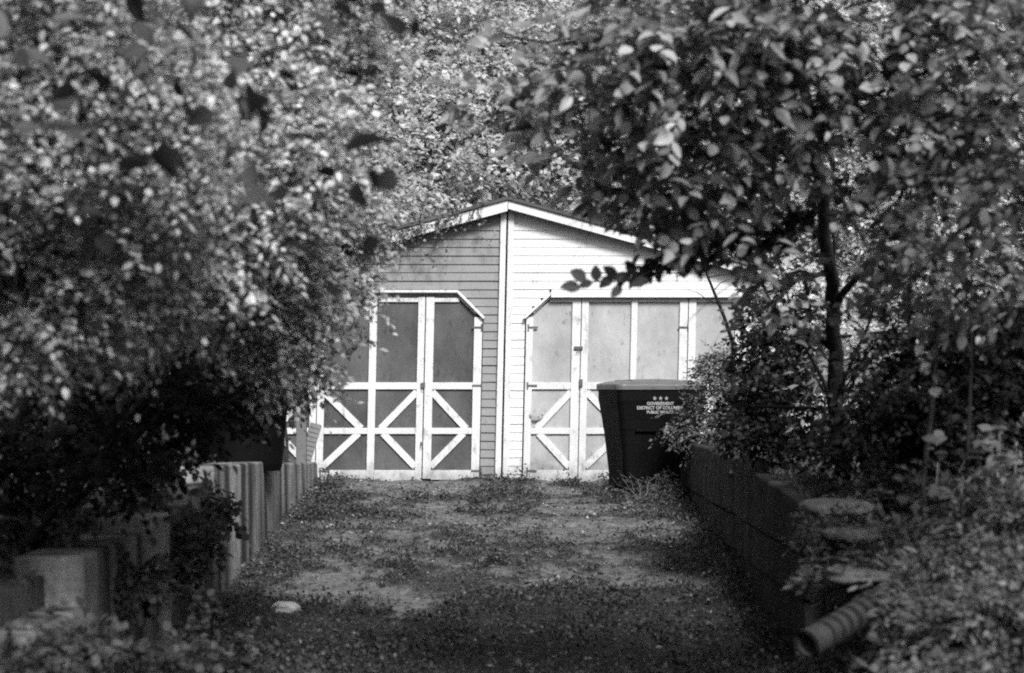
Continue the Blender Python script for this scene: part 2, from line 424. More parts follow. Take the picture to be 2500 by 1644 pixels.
# hasps and locks
for px, py, w_, h_ in ((1033, 941, .05, .06), (1412, 850, .10, .035), (1418, 935, .04, .08), (1030, 1082, .03, .03)):
    mb = MB(); x = gx(px, py); z = gz(py); mb.box(x-w_/2, x+w_/2, YF-.05, YF-.024, z-h_/2, z+h_/2)
    mb.tube([(x-.012, YF-.055, z-.02), (x-.012, YF-.06, z-.05), (x+.012, YF-.06, z-.05), (x+.012, YF-.055, z-.02)], .005, 6)
    mb.build('hasp', M['metal'], garage, fn=lean)
for px, py, sg_ in ((1176, 800, -1), (1176, 942, -1), (1174, 1150, -1), (1290, 800, 1), (1288, 942, 1), (1287, 1150, 1), (782, 942, 1), (782, 1150, 1), (1679, 800, -1), (1678, 942, -1)):
    mb = MB(); x = gx(px, py); z = gz(py); mb.box(min(x, x+sg_*.11), max(x, x+sg_*.11), YF-.031, YF-.0245, z-.012, z+.012); mb.tube([(x, YF-.034, z-.04), (x, YF-.034, z+.04)], .008, 8)
    mb.build('hinge', M['metal'], garage, fn=lean)
mb = MB(); mb.box(gxt(1180), gxt(1290), YF-.09, YF+.05, -.2, .02); mb.box(gxt(640), gxt(1815), YF-.02, YF+.05, -.2, -.005)
mb.build('sill', M['flag'], garage, fn=lean, bevel=.01)

# ------------------------------------------------------------------ leaves
LEAF_BIG = (np.array([[0,0,0],[-.5,.25,.10],[.5,.25,.10],[-.62,.5,.12],[.62,.5,.12],[-.38,.8,.05],[.38,.8,.05],[0,1,-.10],[0,.25,0],[0,.5,0],[0,.8,-.03]]),
            np.array([[0,8,1,1],[0,2,8,8],[1,8,9,3],[8,2,4,9],[3,9,10,5],[9,4,6,10],[5,10,7,7],[10,6,7,7]]))
LEAF_HEART = (np.array([[0,0,0],[-.34,-.06,.05],[.36,-.04,.03],[-.6,.22,.10],[.55,.26,.12],[-.46,.55,.06],[.40,.6,.10],[.03,1.08,-.14],[0,.2,0],[.02,.5,-.02],[-.16,.82,-.02],[.19,.80,0]]),
            np.array([[0,8,3,1],[0,2,4,8],[3,8,9,5],[8,4,6,9],[5,9,10,10],[9,6,11,11],[9,7,10,10],[9,11,7,7]]))
LEAF_MID = (np.array([[0,0,0],[-.5,.35,.12],[.5,.35,.12],[-.42,.7,.08],[.42,.7,.08],[0,1,-.08]]),
            np.array([[0,2,1],[1,2,4],[1,4,3],[3,4,5]]))
LEAF_FAR = (np.array([[0,0,0],[-.5,.45,.1],[.5,.45,.1],[0,1,-.03]]), np.array([[0,2,1],[1,2,3]]))
def unit(a): return a/np.maximum(np.linalg.norm(a, axis=-1, keepdims=True), 1e-9)
def leaves_mesh(name, pos, axis, nrm, ln, wd, shape):
    SV, SF = shape
    axis = unit(axis); r = unit(np.cross(axis, nrm)); n = np.cross(r, axis)
    curl = 1 + (RNG.random((len(pos), 1, 1))-.5)*1.6
    V = (pos[:, None, :] + axis[:, None, :]*SV[None, :, 1:2]*ln[:, None, None]
         + r[:, None, :]*SV[None, :, 0:1]*wd[:, None, None] + n[:, None, :]*SV[None, :, 2:3]*ln[:, None, None]*curl)
    N = len(pos); k = len(SV)
    Fc = (SF[None] + (np.arange(N)*k)[:, None, None]).reshape(-1, SF.shape[1])
    V = V.reshape(-1, 3)
    if SF.shape[1] == 4:                                               # triangles were written as quads with a doubled corner
        tri = Fc[:, 2] == Fc[:, 3]
        me = bpy.data.meshes.new(name)
        cnt = np.where(tri, 3, 4); st = np.concatenate([[0], np.cumsum(cnt)[:-1]])
        keep = np.ones(Fc.shape, bool); keep[tri, 3] = False
        loops = Fc[keep]
        me.vertices.add(len(V)); me.vertices.foreach_set('co', V.astype(np.float32).ravel())
        me.loops.add(len(loops)); me.loops.foreach_set('vertex_index', loops.astype(np.int32))
        me.polygons.add(len(Fc)); me.polygons.foreach_set('loop_start', st.astype(np.int32))
        me.update(calc_edges=True); return me
    return mesh_np(name, V, Fc)
def twigs(blobs, lad, leaf_len, leaf_wid, per, tl, gap=.45, gsc=2.2, droop=.25, keep=None, flat=.5):
    """blobs: (centre, radii). Returns twig starts, directions, lengths. lad: leaf area per volume."""
    A = leaf_len*leaf_wid*.6; S_, T_, L_ = [], [], []
    for c, r in blobs:
        c = np.array(c); r = np.array(r); vol = 4.19*r.prod()
        n = max(3, int(vol*lad/(A*per)))
        u = unit(RNG.normal(size=(n, 3))); q = RNG.random((n, 1))**(1/2.2)
        p = c + u*q*r
        nz = fbm(p*gsc, 3)
        p_ok = nz > gap - .10*(1-q[:, 0]) 
        p, u = p[p_ok], u[p_ok]
        t = unit(u*np.array([1, 1, flat]) + RNG.normal(size=u.shape)*.55 + np.array([0, 0, -droop]))
        S_.append(p); T_.append(t); L_.append(tl*(.6+.8*RNG.random(len(p))))
    S_, T_, L_ = np.concatenate(S_), np.concatenate(T_), np.concatenate(L_)
    if keep is not None:
        k = keep(S_); S_, T_, L_ = S_[k], T_[k], L_[k]
    return S_, T_, L_
def leaves_on(S_, T_, L_, per, ll, lw, shape, name, up=1., jit=.45, spread=1., szvar=.45, keep=None):
    n = len(S_); j = np.arange(per)
    f = (j+.3)/per
    pos = S_[:, None] + T_[:, None]*(L_[:, None, None]*f[None, :, None])
    pos = pos + np.array([0, 0, -1.])*(f**2)[None, :, None]*L_[:, None, None]*.25
    upv = unit(np.array([0, 0, 1.]) + RNG.normal(size=(n, 3))*.35)
    side = unit(np.cross(T_, upv))
    sg = np.where(j % 2 == 0, 1., -1.)[None, :, None]
    ax = T_[:, None]*(.5+.4*RNG.random((n, per, 1))) + side[:, None]*sg*spread + RNG.normal(size=(n, per, 3))*jit*.5
    ax[:, -1] = T_ + RNG.normal(size=(n, 3))*.1
    ax[..., 2] -= .18
    nr = upv[:, None]*up + np.array([.1, -.65, .1]) + RNG.normal(size=(n, per, 3))*jit    # blades turn to the open side of the lane
    l_ = ll*(1+szvar*(RNG.random((n, per))*2-1)); w_ = lw*(1+szvar*(RNG.random((n, per))*2-1))
    q = (pos.reshape(-1, 3), ax.reshape(-1, 3), nr.reshape(-1, 3), l_.ravel(), w_.ravel())
    if keep is not None:
        k = keep(q[0]); q = tuple(v[k] for v in q)
    return leaves_mesh(name, *q, shape)
def wobble(a, b_, n, amp, sag=0):
    a = Vector(a); b_ = Vector(b_); L = (b_-a).length; pts = []
    ph = RNG.random(3)*6
    for i in range(n+1):
        f = i/n; p = a.lerp(b_, f)
        k = math.sin(f*math.pi)
        p = p + Vector((math.sin(f*5+ph[0]), math.sin(f*4+ph[1]), math.sin(f*6+ph[2])))*amp*L*k + Vector((0, 0, -sag*L*k))
        pts.append(p)
    return pts
def plant(name, label, cat, base, trunk, tr, blobs, lad, ll, lw, per, tl, leafm, shape=LEAF_MID, barkm=None, group=None,
          gap=.45, gsc=2.2, droop=.25, keep=None, jit=.45, twig_share=.35, spread=1., stem_name='trunk', leaf_name='crown', flat=.5, limb_r=.35, forks=None):
    base = Vector(base); root = empty(name, base, label, cat, group)
    barkm = barkm or M['bark']
    S_, T_, L_ = twigs(blobs, lad, ll, lw, per, tl, gap, gsc, droop, keep, flat)
    me = leaves_on(S_, T_, L_, per, ll, lw, shape, leaf_name, jit=jit, spread=spread, keep=keep)
    link(leaf_name, me, leafm, root)
    mb = MB()
    trunk = [Vector(p) for p in trunk]
    rad = [tr*(1-.55*i/(len(trunk)-1)) for i in range(len(trunk))]
    fine = []
    for i in range(len(trunk)-1):
        seg = wobble(trunk[i], trunk[i+1], 4, .03); fine += seg[:-1]
    fine.append(trunk[-1]); rr = np.interp(np.linspace(0, len(trunk)-1, len(fine)), range(len(trunk)), rad)
    mb.tube(fine, list(rr), 9)
    for c, r in blobs:                                                  # limbs
        c = Vector(c)
        cand = sorted(range(len(fine)), key=lambda i: (fine[i]-c).length + (.6*max(0, fine[i].z-c.z+.3)))
        s = cand[0]
        if (fine[s]-c).length < .05: continue
        r0 = rr[s]*limb_r*1.6
        pts = wobble(fine[s], c, 6, .06, -.05); mb.tube(pts, list(np.linspace(r0, r0*.25, 7)), 6)
        for _ in range(4):                                              # forks
            k = 2 + int(RNG.integers(0, 4)); e = c + Vector(RNG.normal(size=3))*(sum(r)/3)*.6
            mb.tube(wobble(pts[k], e, 4, .07), list(np.linspace(r0*.4, r0*.08, 5)), 5)
    for c, e, r0 in (forks or []):
        mb.tube(wobble(c, e, 7, .04), list(np.linspace(r0, r0*.3, 8)), 7)
    n = len(S_)
    pick = RNG.permutation(n)[:min(int(n*twig_share), 1500)]
    for i in pick:
        a = S_[i]; t_ = T_[i]*L_[i]; r0 = max(.0012, ll*.022)
        p0 = a - t_*.5
        mb.tube([p0, a, a + t_*.5 + np.array([0, 0, -.06*L_[i]]), a+t_+np.array([0, 0, -.2*L_[i]])], [r0*1.6, r0*1.3, r0, r0*.5], 4, False)
    mb.build(stem_name, barkm, root, smooth=True)
    return root
def B(px, py, rx, ry, d, rd):
    """crown lobe centred at a photo position and depth; radii in photo pixels and metres of depth -> true size there."""
    c = P(px, py, d); s = F/d
    return (tuple(c), (rx/s, rd, ry/s))

LM = dict(
    skygap=leaf_mat('sky_bright_leaf', .85, .15, .5, .5, .3),  # near-white leaf colour stands in for sky brightness in the gaps
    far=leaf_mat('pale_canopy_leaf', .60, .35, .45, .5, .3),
    left=leaf_mat('small_pale_leaf', .52, .75, .35, .45, .4),
    big=leaf_mat('broad_leaf', .11, .8, .3, .5, .2),
    right=leaf_mat('oval_leaf', .32, .8, .35, .4, .4),
    dark=leaf_mat('shade_dark_leaf', .014, .5, .2, .5, .3),  # near-black: deep shade of the undergrowth put into the leaf colour
    bush=leaf_mat('fine_shrub_leaf', .16, .6, .3, .5, .3),
    weed=leaf_mat('weed_leaf', .15, .5, .35, .5, .3),
    ivy=leaf_mat('ivy_leaf', .075, .6, .25, .45, .4),
    frond=leaf_mat('pale_frond', .30, .4, .4, .5, .3),
    grass=leaf_mat('grass_blade', .10, .6, .3, .6, .2),
)

# --- A: canopy behind the garage
def no_gap(S_):
    px = S_[:, 0]/S_[:, 1]*F + W0/2; py = HOR - (S_[:, 2]-CZ)/S_[:, 1]*F
    k = np.ones(len(S_), bool)
    for gx_, gy_, rx, ry in ((2085, 395, 75, 65), (1940, 500, 80, 60), (2065, 600, 60, 70), (2130, 120, 45, 60), (2080, 640, 40, 50), (2000, 560, 50, 60), (1975, 205, 25, 30), (1880, 560, 30, 25)):
        k &= ((px-gx_)/rx)**2 + ((py-gy_)/ry)**2 > 1.15 - .9*RNG.random(len(S_))**3
    return k
far_sets = [
    ('tall pale leafy tree filling the view left behind the garage roof', [B(720, 250, 330, 380, 37, 1.6), B(950, 120, 260, 300, 38, 1.5), B(900, 480, 280, 200, 36, 1.3), B(640, -60, 300, 250, 38, 1.5)], (760, 36.5)),
    ('tall pale leafy tree directly behind the garage ridge', [B(1200, 150, 300, 260, 39, 1.6), B(1180, 400, 260, 190, 37, 1.3), B(1330, 300, 240, 260, 38, 1.3), B(1150, -100, 320, 200, 40, 1.5), B(1060, 260, 200, 220, 37.5, 1.2)], (1230, 38)),
    ('tall pale leafy tree right behind the garage roof', [B(1560, 250, 280, 330, 38, 1.5), B(1620, 480, 260, 220, 36.5, 1.3), B(1700, 60, 300, 250, 39, 1.5), B(1480, 500, 200, 150, 36.5, 1.)], (1640, 37.5)),
    ('distant broad tree with sky-bright leaves filling the gaps at the right of the garage', [B(2000, 200, 280, 260, 42, 1.6), B(2040, 500, 180, 200, 42, 1.4), B(2250, 320, 260, 330, 41, 1.6), B(1950, 760, 220, 120, 41, 1.2), B(2250, 650, 240, 220, 42, 1.4)], (2180, 41.5)),
    ('distant broad tree at the far left behind the shrubbery', [B(300, 200, 330, 380, 42, 1.6), B(200, 600, 330, 260, 41, 1.5), B(520, 560, 240, 220, 40, 1.4)], (300, 41)),
]
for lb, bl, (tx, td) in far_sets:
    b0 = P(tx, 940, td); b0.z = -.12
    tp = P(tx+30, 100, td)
    plant('broadleaf_tree', lb, 'tree', b0, [b0, b0.lerp(tp, .4)+Vector((.2, 0, 0)), tp], .22, bl, 3.2, .095, .065, 7, .34, LM['skygap'] if tx > 2000 else LM['far'], LEAF_FAR,
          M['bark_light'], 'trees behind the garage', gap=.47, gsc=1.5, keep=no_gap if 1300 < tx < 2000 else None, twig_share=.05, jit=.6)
# bright undergrowth right of the garage, seen through the trees
for k, (px, py, rx, ry, d) in enumerate(((1840, 830, 80, 190, 31), (2080, 860, 120, 170, 32), (2260, 900, 130, 140, 31.5))):
    b0 = P(px, py+ry, d); b0.z = -.12
    plant('shrub', ['pale shrub at the right corner of the garage', 'pale shrub glimpsed behind the dark tree trunk', 'pale shrub in the gap right of the dark trunk'][k], 'shrub',
          b0, [b0, P(px, py, d)], .04, [B(px, py, rx, ry, d, .5), B(px+40, py+ry*.6, rx, ry*.5, d-.3, .5)], 4.5, .10, .055, 6, .3, LM['far'], LEAF_FAR, group='pale shrubs beyond the right wall', twig_share=.05, stem_name='stem', leaf_name='foliage')

# --- B: the left shrubbery
lf = [
 ('tree', 'small_leaved_tree', 'tall blurred tree of small pale leaves at the upper left, nearest the frame edge', (-350, 10.5), .07,
   [B(120, 120, 300, 260, 10.5, .5), B(80, 430, 260, 260, 10.2, .45), B(330, 300, 240, 260, 10.8, .45), B(-250, 250, 260, 420, 10.3, .5), B(60, -200, 380, 160, 10.4, .5)], LM['left'], .044, .026),
 ('tree', 'small_leaved_tree', 'arching pale small-leaved tree left of the garage gable', (-100, 13), .05,
   [B(560, 110, 230, 210, 12.5, .5), B(640, 330, 230, 220, 12.3, .45), B(480, 470, 240, 230, 12, .5), B(760, 250, 140, 150, 13, .3), B(820, 130, 130, 120, 13, .3), B(700, -90, 300, 120, 12.4, .5), B(830, 400, 120, 110, 13, .25), B(860, 270, 90, 80, 13.2, .2), B(560, 420, 200, 160, 12, .4)], LM['left'], .046, .028),
 ('shrub', 'leafy_shrub', 'pale rounded shrub whose twigs hang across the left garage doors', (150, 15), .03,
   [B(700, 620, 170, 170, 14.5, .4), B(620, 800, 170, 150, 14.3, .4), B(800, 570, 95, 85, 15, .25), B(560, 600, 200, 180, 14, .45), B(790, 690, 80, 120, 15, .22), B(850, 590, 70, 60, 15.2, .2), B(820, 480, 110, 80, 15, .25), B(760, 880, 60, 60, 15.3, .18), B(880, 640, 60, 45, 15.4, .14), B(830, 710, 75, 60, 15.3, .16), B(900, 560, 50, 40, 15.4, .12), B(860, 760, 60, 50, 15.4, .10), B(760, 960, 45, 50, 15.5, .12), B(700, 850, 95, 85, 15, .3)], LM['left'], .046, .026),
 ('shrub', 'leafy_shrub', 'wide blurred shrub in the middle of the left edge', (-300, 11.5), .035,
   [B(240, 640, 260, 200, 11.5, .45), B(60, 700, 230, 210, 11.2, .45), B(400, 720, 200, 190, 12, .4), B(-160, 750, 200, 260, 11, .4), B(330, 800, 200, 70, 12.3, .35)], LM['left'], .044, .026),
]
for kind, nm, lb, (tx, td), tr, bl, lm, ll, lw in lf:
    b0 = P(tx, 1150, td+.4); b0.x = min(b0.x, -2.75); b0.z = float(ground_z(b0.x, b0.y))
    top = Vector(bl[0][0])
    plant(nm, lb, kind, b0, [b0, b0.lerp(top, .5)+Vector((-.1, .25, .1)), top], tr, bl, 12, ll, lw, 8, .22, lm, LEAF_MID, group='pale leafy growth on the left bank',
          gap=.48, gsc=3.0, jit=.6, twig_share=.25, stem_name='trunk' if kind == 'tree' else 'stem', leaf_name='crown' if kind == 'tree' else 'foliage', limb_r=.3)
# pale arching shoots reaching towards the roof slope
def shoots():
    b0 = P(200, 1100, 15.2); b0.x = -2.8; b0.z = float(ground_z(b0.x, b0.y)); hub = P(560, 620, 15)
    root = empty('arching_shrub', b0, 'pale shrub whose long arching shoots reach over the left roof slope and door tops', 'shrub', 'pale leafy growth on the left bank')
    mb = MB(); mb.tube(wobble(b0, hub, 6, .05), list(np.linspace(.035, .02, 7)), 7); pos, ax, nr = [], [], []
    for k, (ex, ey, d) in enumerate(((955, 500, 14.6), (905, 590, 14.8), (985, 440, 14.4), (930, 560, 15), (880, 680, 15), (900, 750, 14.8), (860, 800, 15), (1010, 385, 14.2), (960, 320, 14), (1000, 250, 14), (930, 200, 13.6), (820, 860, 15), (790, 900, 15.1), (955, 640, 15), (900, 420, 14.3), (840, 560, 14.6), (760, 640, 14.4), (700, 520, 14), (640, 420, 13.6))):
        e = P(ex, ey, d); pts = wobble(hub, e, 14, .05, -.16 if ey < 600 else -.10); mb.tube(pts, list(np.linspace(.011, .0025, 15)), 6)
        for i_ in range(3, 14):
            a_, c_ = np.array(pts[i_]), np.array(pts[i_+1]); t_ = c_-a_; n_ = 16 if i_ < 10 else 11
            for q in range(n_):
                pos.append(a_ + t_*RNG.random() + RNG.normal(size=3)*.022*(1.6-i_/14)); ax.append(unit(t_)*.6 + RNG.normal(size=3)*.75); nr.append(np.array([.1, -.6, .8])+RNG.normal(size=3)*.5)
    mb.build('stem', M['bark_light'], root, smooth=True); n_ = len(pos)
    link('foliage', leaves_mesh('foliage', np.array(pos), unit(np.array(ax)), np.array(nr), .030+.028*RNG.random(n_), .014+.014*RNG.random(n_), LEAF_MID), LM['left'], root)
shoots()
# undergrowth low on the left, deep shade put into its leaf colour
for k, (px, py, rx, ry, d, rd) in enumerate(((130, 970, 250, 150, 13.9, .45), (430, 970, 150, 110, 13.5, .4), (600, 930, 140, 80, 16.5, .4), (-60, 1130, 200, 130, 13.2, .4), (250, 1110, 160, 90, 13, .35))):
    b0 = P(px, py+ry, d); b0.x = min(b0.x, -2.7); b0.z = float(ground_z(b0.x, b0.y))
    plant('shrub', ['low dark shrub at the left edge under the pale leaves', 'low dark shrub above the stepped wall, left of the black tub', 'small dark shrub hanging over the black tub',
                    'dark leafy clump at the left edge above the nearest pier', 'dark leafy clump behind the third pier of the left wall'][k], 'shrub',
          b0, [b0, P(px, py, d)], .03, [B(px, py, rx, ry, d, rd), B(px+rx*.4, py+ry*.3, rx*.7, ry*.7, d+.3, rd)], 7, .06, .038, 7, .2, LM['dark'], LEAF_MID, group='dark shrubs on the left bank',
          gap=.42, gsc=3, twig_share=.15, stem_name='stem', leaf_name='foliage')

# --- C: broad-leaved branch close to the lens, upper left
def big_branch():
    root = empty('broadleaf_branch', P(-1100, 900, 8.6), 'near out-of-focus tree branch with large dark oval leaves across the upper left', 'tree')
    root.location.z = -1.1
    mb = MB(); base = Vector(root.location); t0 = P(-1100, 300, 8.6)
    mb.tube([base, base.lerp(t0, .5)+Vector((.03, 0, 0)), t0, P(-1000, -400, 8.6)], [.06, .05, .045, .03], 8)
    br = [(P(-1080, 350, 8.6), P(960, 340, 9), .012), (P(-1080, 100, 8.6), P(860, 60, 9.1), .012), (P(-1080, 500, 8.6), P(900, 560, 9.1), .010)]
    for a, e, r in br: mb.tube(wobble(a, e, 11, .035, -.05), list(np.linspace(r, .002, 12)), 6)
    spec = [(790, 160, 95), (905, 350, 120), (740, 335, 85), (620, 440, 95), (690, 470, 60), (860, 425, 70), (935, 445, 70), (880, 480, 70), (745, 615, 95), (175, 325, 110), (100, 145, 75), (235, 190, 75),
            (360, 90, 80), (345, 175, 60), (320, 130, 70), (480, 290, 80), (520, 230, 60), (620, 250, 90), (640, 300, 70), (855, 250, 50), (690, 255, 80), (790, 420, 55), (60, 150, 60), (440, 220, 50), (870, 185, 55),
            (60, 500, 80), (95, 470, 70), (260, 600, 60), (410, 400, 90), (330, 400, 80), (700, 590, 45), (850, 35, 85), (800, 60, 70), (960, 55, 75), (1010, 75, 55), (230, 520, 60), (620, 375, 80), (470, 145, 70), (560, 380, 60),
            (900, 600, 50), (815, 700, 70), (800, 745, 60), (590, 160, 60), (150, 230, 70), (40, 340, 80)]
    pos, ax, nr, ln, wd = [], [], [], [], []
    for px, py, s in spec:
        d = 8.4 + RNG.random()*1.0
        for q in range(int(RNG.integers(1, 3))):
            L = s/F*d*(1.0 if q == 0 else .5+.4*RNG.random())
            a = unit(np.array([RNG.normal()*.9+.4, RNG.normal()*.4, RNG.normal()*.6-.25])); c = np.array(P(px+(q > 0)*RNG.normal()*s*.6, py+(q > 0)*RNG.normal()*s*.5, d+.1*RNG.normal())) - a*L/2
            pos.append(c); ax.append(a); nr.append(np.array([RNG.normal()*.8, -.35+RNG.normal()*.6, .5])); ln.append(L); wd.append(L*(.5+.3*RNG.random()))
    for _ in range(50):                                                  # leaves beyond the frame and around it
        d = 8.2 + RNG.random()*1.4; px = -700+RNG.random()*1200; py = -500+RNG.random()*620
        L = .09+.06*RNG.random(); a = unit(np.array([RNG.normal()*.8+.5, RNG.normal()*.3, RNG.normal()*.5-.25]))
        pos.append(np.array(P(px, py, d))); ax.append(a); nr.append(np.array([RNG.normal()*.4, -.4, .7])); ln.append(L); wd.append(L*.62)
    me = leaves_mesh('leaves', np.array(pos), np.array(ax), np.array(nr), np.array(ln), np.array(wd), LEAF_HEART)
    link('leaves', me, LM['big'], root)
    for p, a, L in zip(pos, ax, ln):
        q = p - a*L*.5 + np.array([0, .02, .04]); mb.tube([q, p - a*.01, p+a*L*.2], [.0022, .0016, .001], 4, False)
    mb.build('branch', M['twig'], root, smooth=True)
    return root
root_b = big_branch()
shade_lobes = [((.3, 8.0, 3.6), (.7, 1.0, .35)), ((1.3, 7.8, 3.7), (.8, 1.2, .35)), ((2.1, 8.2, 3.6), (.6, 1.0, .35)), ((.6, 5.6, 3.9), (2.0, 1.2, .35))]  # unseen lobes overhead, added to shade the near driveway
S_, T_, L_ = twigs(shade_lobes, 4.0, .11, .07, 7, .35, .40, 1.5)
link('crown', leaves_on(S_, T_, L_, 7, .11, .07, LEAF_MID, 'crown'), LM['big'], root_b)
mb = MB()
for c, r_ in shade_lobes: mb.tube(wobble(P(-1040, -200, 8.6), c, 7, .05, -.08), list(np.linspace(.03, .006, 8)), 6)
mb.build('bough', M['twig'], root_b, smooth=True)

# --- E: the dark-trunked tree on the right
tb = P(2055, 1090, 17); tb.z = float(ground_z(tb.x, tb.y))
tt = [tb, P(2040, 900, 16.6), P(2035, 760, 16.2), P(2020, 620, 15.6), P(2000, 430, 15), P(1960, 200, 14.3), P(1930, -100, 13.8)]
eb = [B(1420, 130, 160, 110, 13, .35), B(1560, 230, 200, 150, 12.4, .45), B(1420, 330, 150, 90, 13, .3), B(1620, 420, 200, 130, 12.8, .4), B(1560, 560, 140, 80, 13, .3), B(1700, 590, 90, 60, 13.4, .3),
      B(1800, 230, 260, 200, 12, .5), B(1780, 480, 180, 130, 12.5, .4), B(1900, 640, 170, 90, 13, .4), B(2120, 250, 190, 230, 12, .5), B(2230, 480, 170, 180, 12.4, .4), B(1850, 760, 110, 60, 15.3, .3),
      B(1700, 20, 300, 150, 12, .6), B(2100, -50, 320, 200, 12, .7), B(2180, 700, 150, 130, 13.4, .4), B(1290, 240, 120, 80, 13.5, .2), B(1230, 90, 110, 70, 13.8, .2), 
      B(1950, 130, 260, 150, 12, .5), B(2000, 330, 160, 80, 12.2, .4), B(1330, 180, 150, 70, 13.2, .25), B(1180, 330, 80, 50, 13.6, .2), B(1620, 560, 70, 50, 13.4, .25), B(1560, 500, 110, 60, 13.2, .25), B(2330, 260, 180, 200, 12, .5)]
def no_gap2(S_):
    px = S_[:, 0]/S_[:, 1]*F + W0/2; py = HOR - (S_[:, 2]-CZ)/S_[:, 1]*F
    k = np.ones(len(S_), bool)
    for gx_, gy_, rx, ry in ((2085, 395, 62, 62), (1945, 500, 66, 50), (2065, 600, 50, 62), (2130, 125, 36, 55), (2010, 560, 34, 50), (1975, 205, 20, 24), (1880, 560, 26, 20), (1800, 900, 200, 120), (2020, 680, 70, 40)):
        k &= ((px-gx_)/rx)**2 + ((py-gy_)/ry)**2 > 1.15 - 1.1*RNG.random(len(S_))**3
    k &= ~((py > 640 + 25*RNG.random(len(S_))) & (px < 1800)) & ~((py > 345 + (px-1180)*.635) & (px < 1640))
    return k
plant('shade_tree', 'dark-trunked tree on the right bank whose leafy boughs reach over the garage', 'tree', tb, tt, .06, eb, 5.5, .088, .042, 9, .34, LM['right'], LEAF_BIG, gap=.47, gsc=1.7, keep=no_gap2,
      jit=.5, twig_share=.5, limb_r=.3,
      forks=[(P(2035, 760, 16.2), P(2230, 420, 15), .03), (P(2038, 860, 16.5), P(1760, 590, 15.2), .02), (P(2045, 950, 16.7), P(2190, 880, 14.8), .015), (P(2052, 1060, 16.9), P(1900, 640, 16), .018), (P(2052, 1040, 16.9), P(2160, 560, 15.6), .016), (P(2040, 1000, 16.8), P(1840, 760, 16.6), .009), (P(2050, 1020, 16.8), P(1960, 700, 16.4), .010), (P(2040, 800, 16.3), P(1990, 380, 15.4), .014), (P(2040, 980, 16.8), P(2240, 700, 16), .010)])
# leafy sprig hanging before the white gable
def sprig():
    root = empty('hanging_bough', P(1960, 560, 13), 'leafy bough tip with clear oval leaves hanging before the white gable', 'branch')
    mb = MB(); pts = [P(1960, 560, 13), P(1800, 575, 12.9), P(1700, 610, 12.8), P(1560, 665, 12.6), P(1450, 690, 12.5), P(1390, 698, 12.5)]
    mb.tube(pts, [.012, .010, .008, .005, .003, .0015], 6); mb.build('branch', M['twig'], root, smooth=True)
    sp = [(1392, 702, 46, 175, .50), (1412, 672, 42, 150, .6), (1455, 668, 38, 95, .55), (1430, 695, 34, 200, .5), (1490, 665, 42, 140, .5), (1520, 680, 44, 185, .45), (1505, 712, 36, 230, .5), (1540, 655, 42, 120, .5),
          (1480, 690, 40, 215, .5), (1560, 690, 44, 200, .45)]
    pos, ax, nr, ln, wd = [], [], [], [], []
    for px, py, L, an_, q in sp:
        d = 12.55; a = math.radians(an_); L = L/F*d*1.15
        v = np.array([math.cos(a), -.15, math.sin(a)]); pos.append(np.array(P(px, py, d))-v*L*.5); ax.append(v); nr.append(np.array([.1, -1, .35])); ln.append(L); wd.append(L*q)
    for _ in range(330):
        f = RNG.random()**.8; px = 1520+f*480; py = 676 - f*150 + RNG.normal()*20*(.5+f*.8); d = 12.6+f*.4+RNG.normal()*.08
        v = unit(np.array([-.7+RNG.normal()*.5, RNG.normal()*.4, -.35+RNG.normal()*.35])); L = .07+.03*RNG.random()
        pos.append(np.array(P(px, py, d))); ax.append(v); nr.append(np.array([RNG.normal()*.4, -.2, .9])); ln.append(L); wd.append(L*.45)
    link('leaves', leaves_mesh('leaves', np.array(pos), np.array(ax), np.array(nr), np.array(ln), np.array(wd), LEAF_BIG), LM['big'], root)
sprig()

# --- F: blurred trees at the right edge
for k, (lb, tx, td, bl, lm) in enumerate((
   ('blurred slender tree along the upper right edge', 2640, 11.5, [B(2420, 120, 200, 230, 11.5, .5), B(2400, 420, 180, 220, 11.5, .45), B(2600, 350, 200, 420, 11, .5), B(2330, 640, 170, 130, 12, .4)], LM['bush']),
   ('leafy sapling with drooping pale sprays right of the dark trunk', 2260, 13.5, [B(2250, 620, 130, 80, 13.5, .35), B(2200, 720, 120, 60, 13.6, .25), B(2440, 640, 120, 110, 13.2, .3)], LM['right']))):
    b0 = P(tx, 1150, td); b0.z = float(ground_z(b0.x, b0.y))
    plant('slender_tree', lb, 'tree', b0, [b0, P(tx+20, 600, td), P(tx-30, 0, td) if k == 0 else P(tx, 620, td)], .018, bl, 4.2, .07, .036, 8, .26, lm, LEAF_MID, keep=no_gap2, gap=.46, gsc=2.6, jit=.5, twig_share=.3)
for k, (x0, x1, d) in enumerate(((2350, 2420, 13.5), (2235, 2190, 15))):
    b0 = P(x0, 1080, d); b0.z = float(ground_z(b0.x, b0.y)); root = empty('sapling', b0, ['thin leaning bare sapling nearest the right edge', 'thin bare sapling just right of the dark tree trunk'][k], 'sapling', 'thin bare saplings on the right bank')
    mb = MB(); mb.tube(wobble(b0, P(x1, -200, d), 12, .01), list(np.linspace(.012, .005, 13)), 7)
    for j in range(7):
        q = b0.lerp(P(x1, 0, d), .3+.1*j); e = q + Vector((RNG.normal()*.2, RNG.normal()*.15, .25)); mb.tube(wobble(q, e, 4, .05), [.006, .005, .004, .003, .0015], 5)
    mb.build('trunk', M['bark'], root, smooth=True)
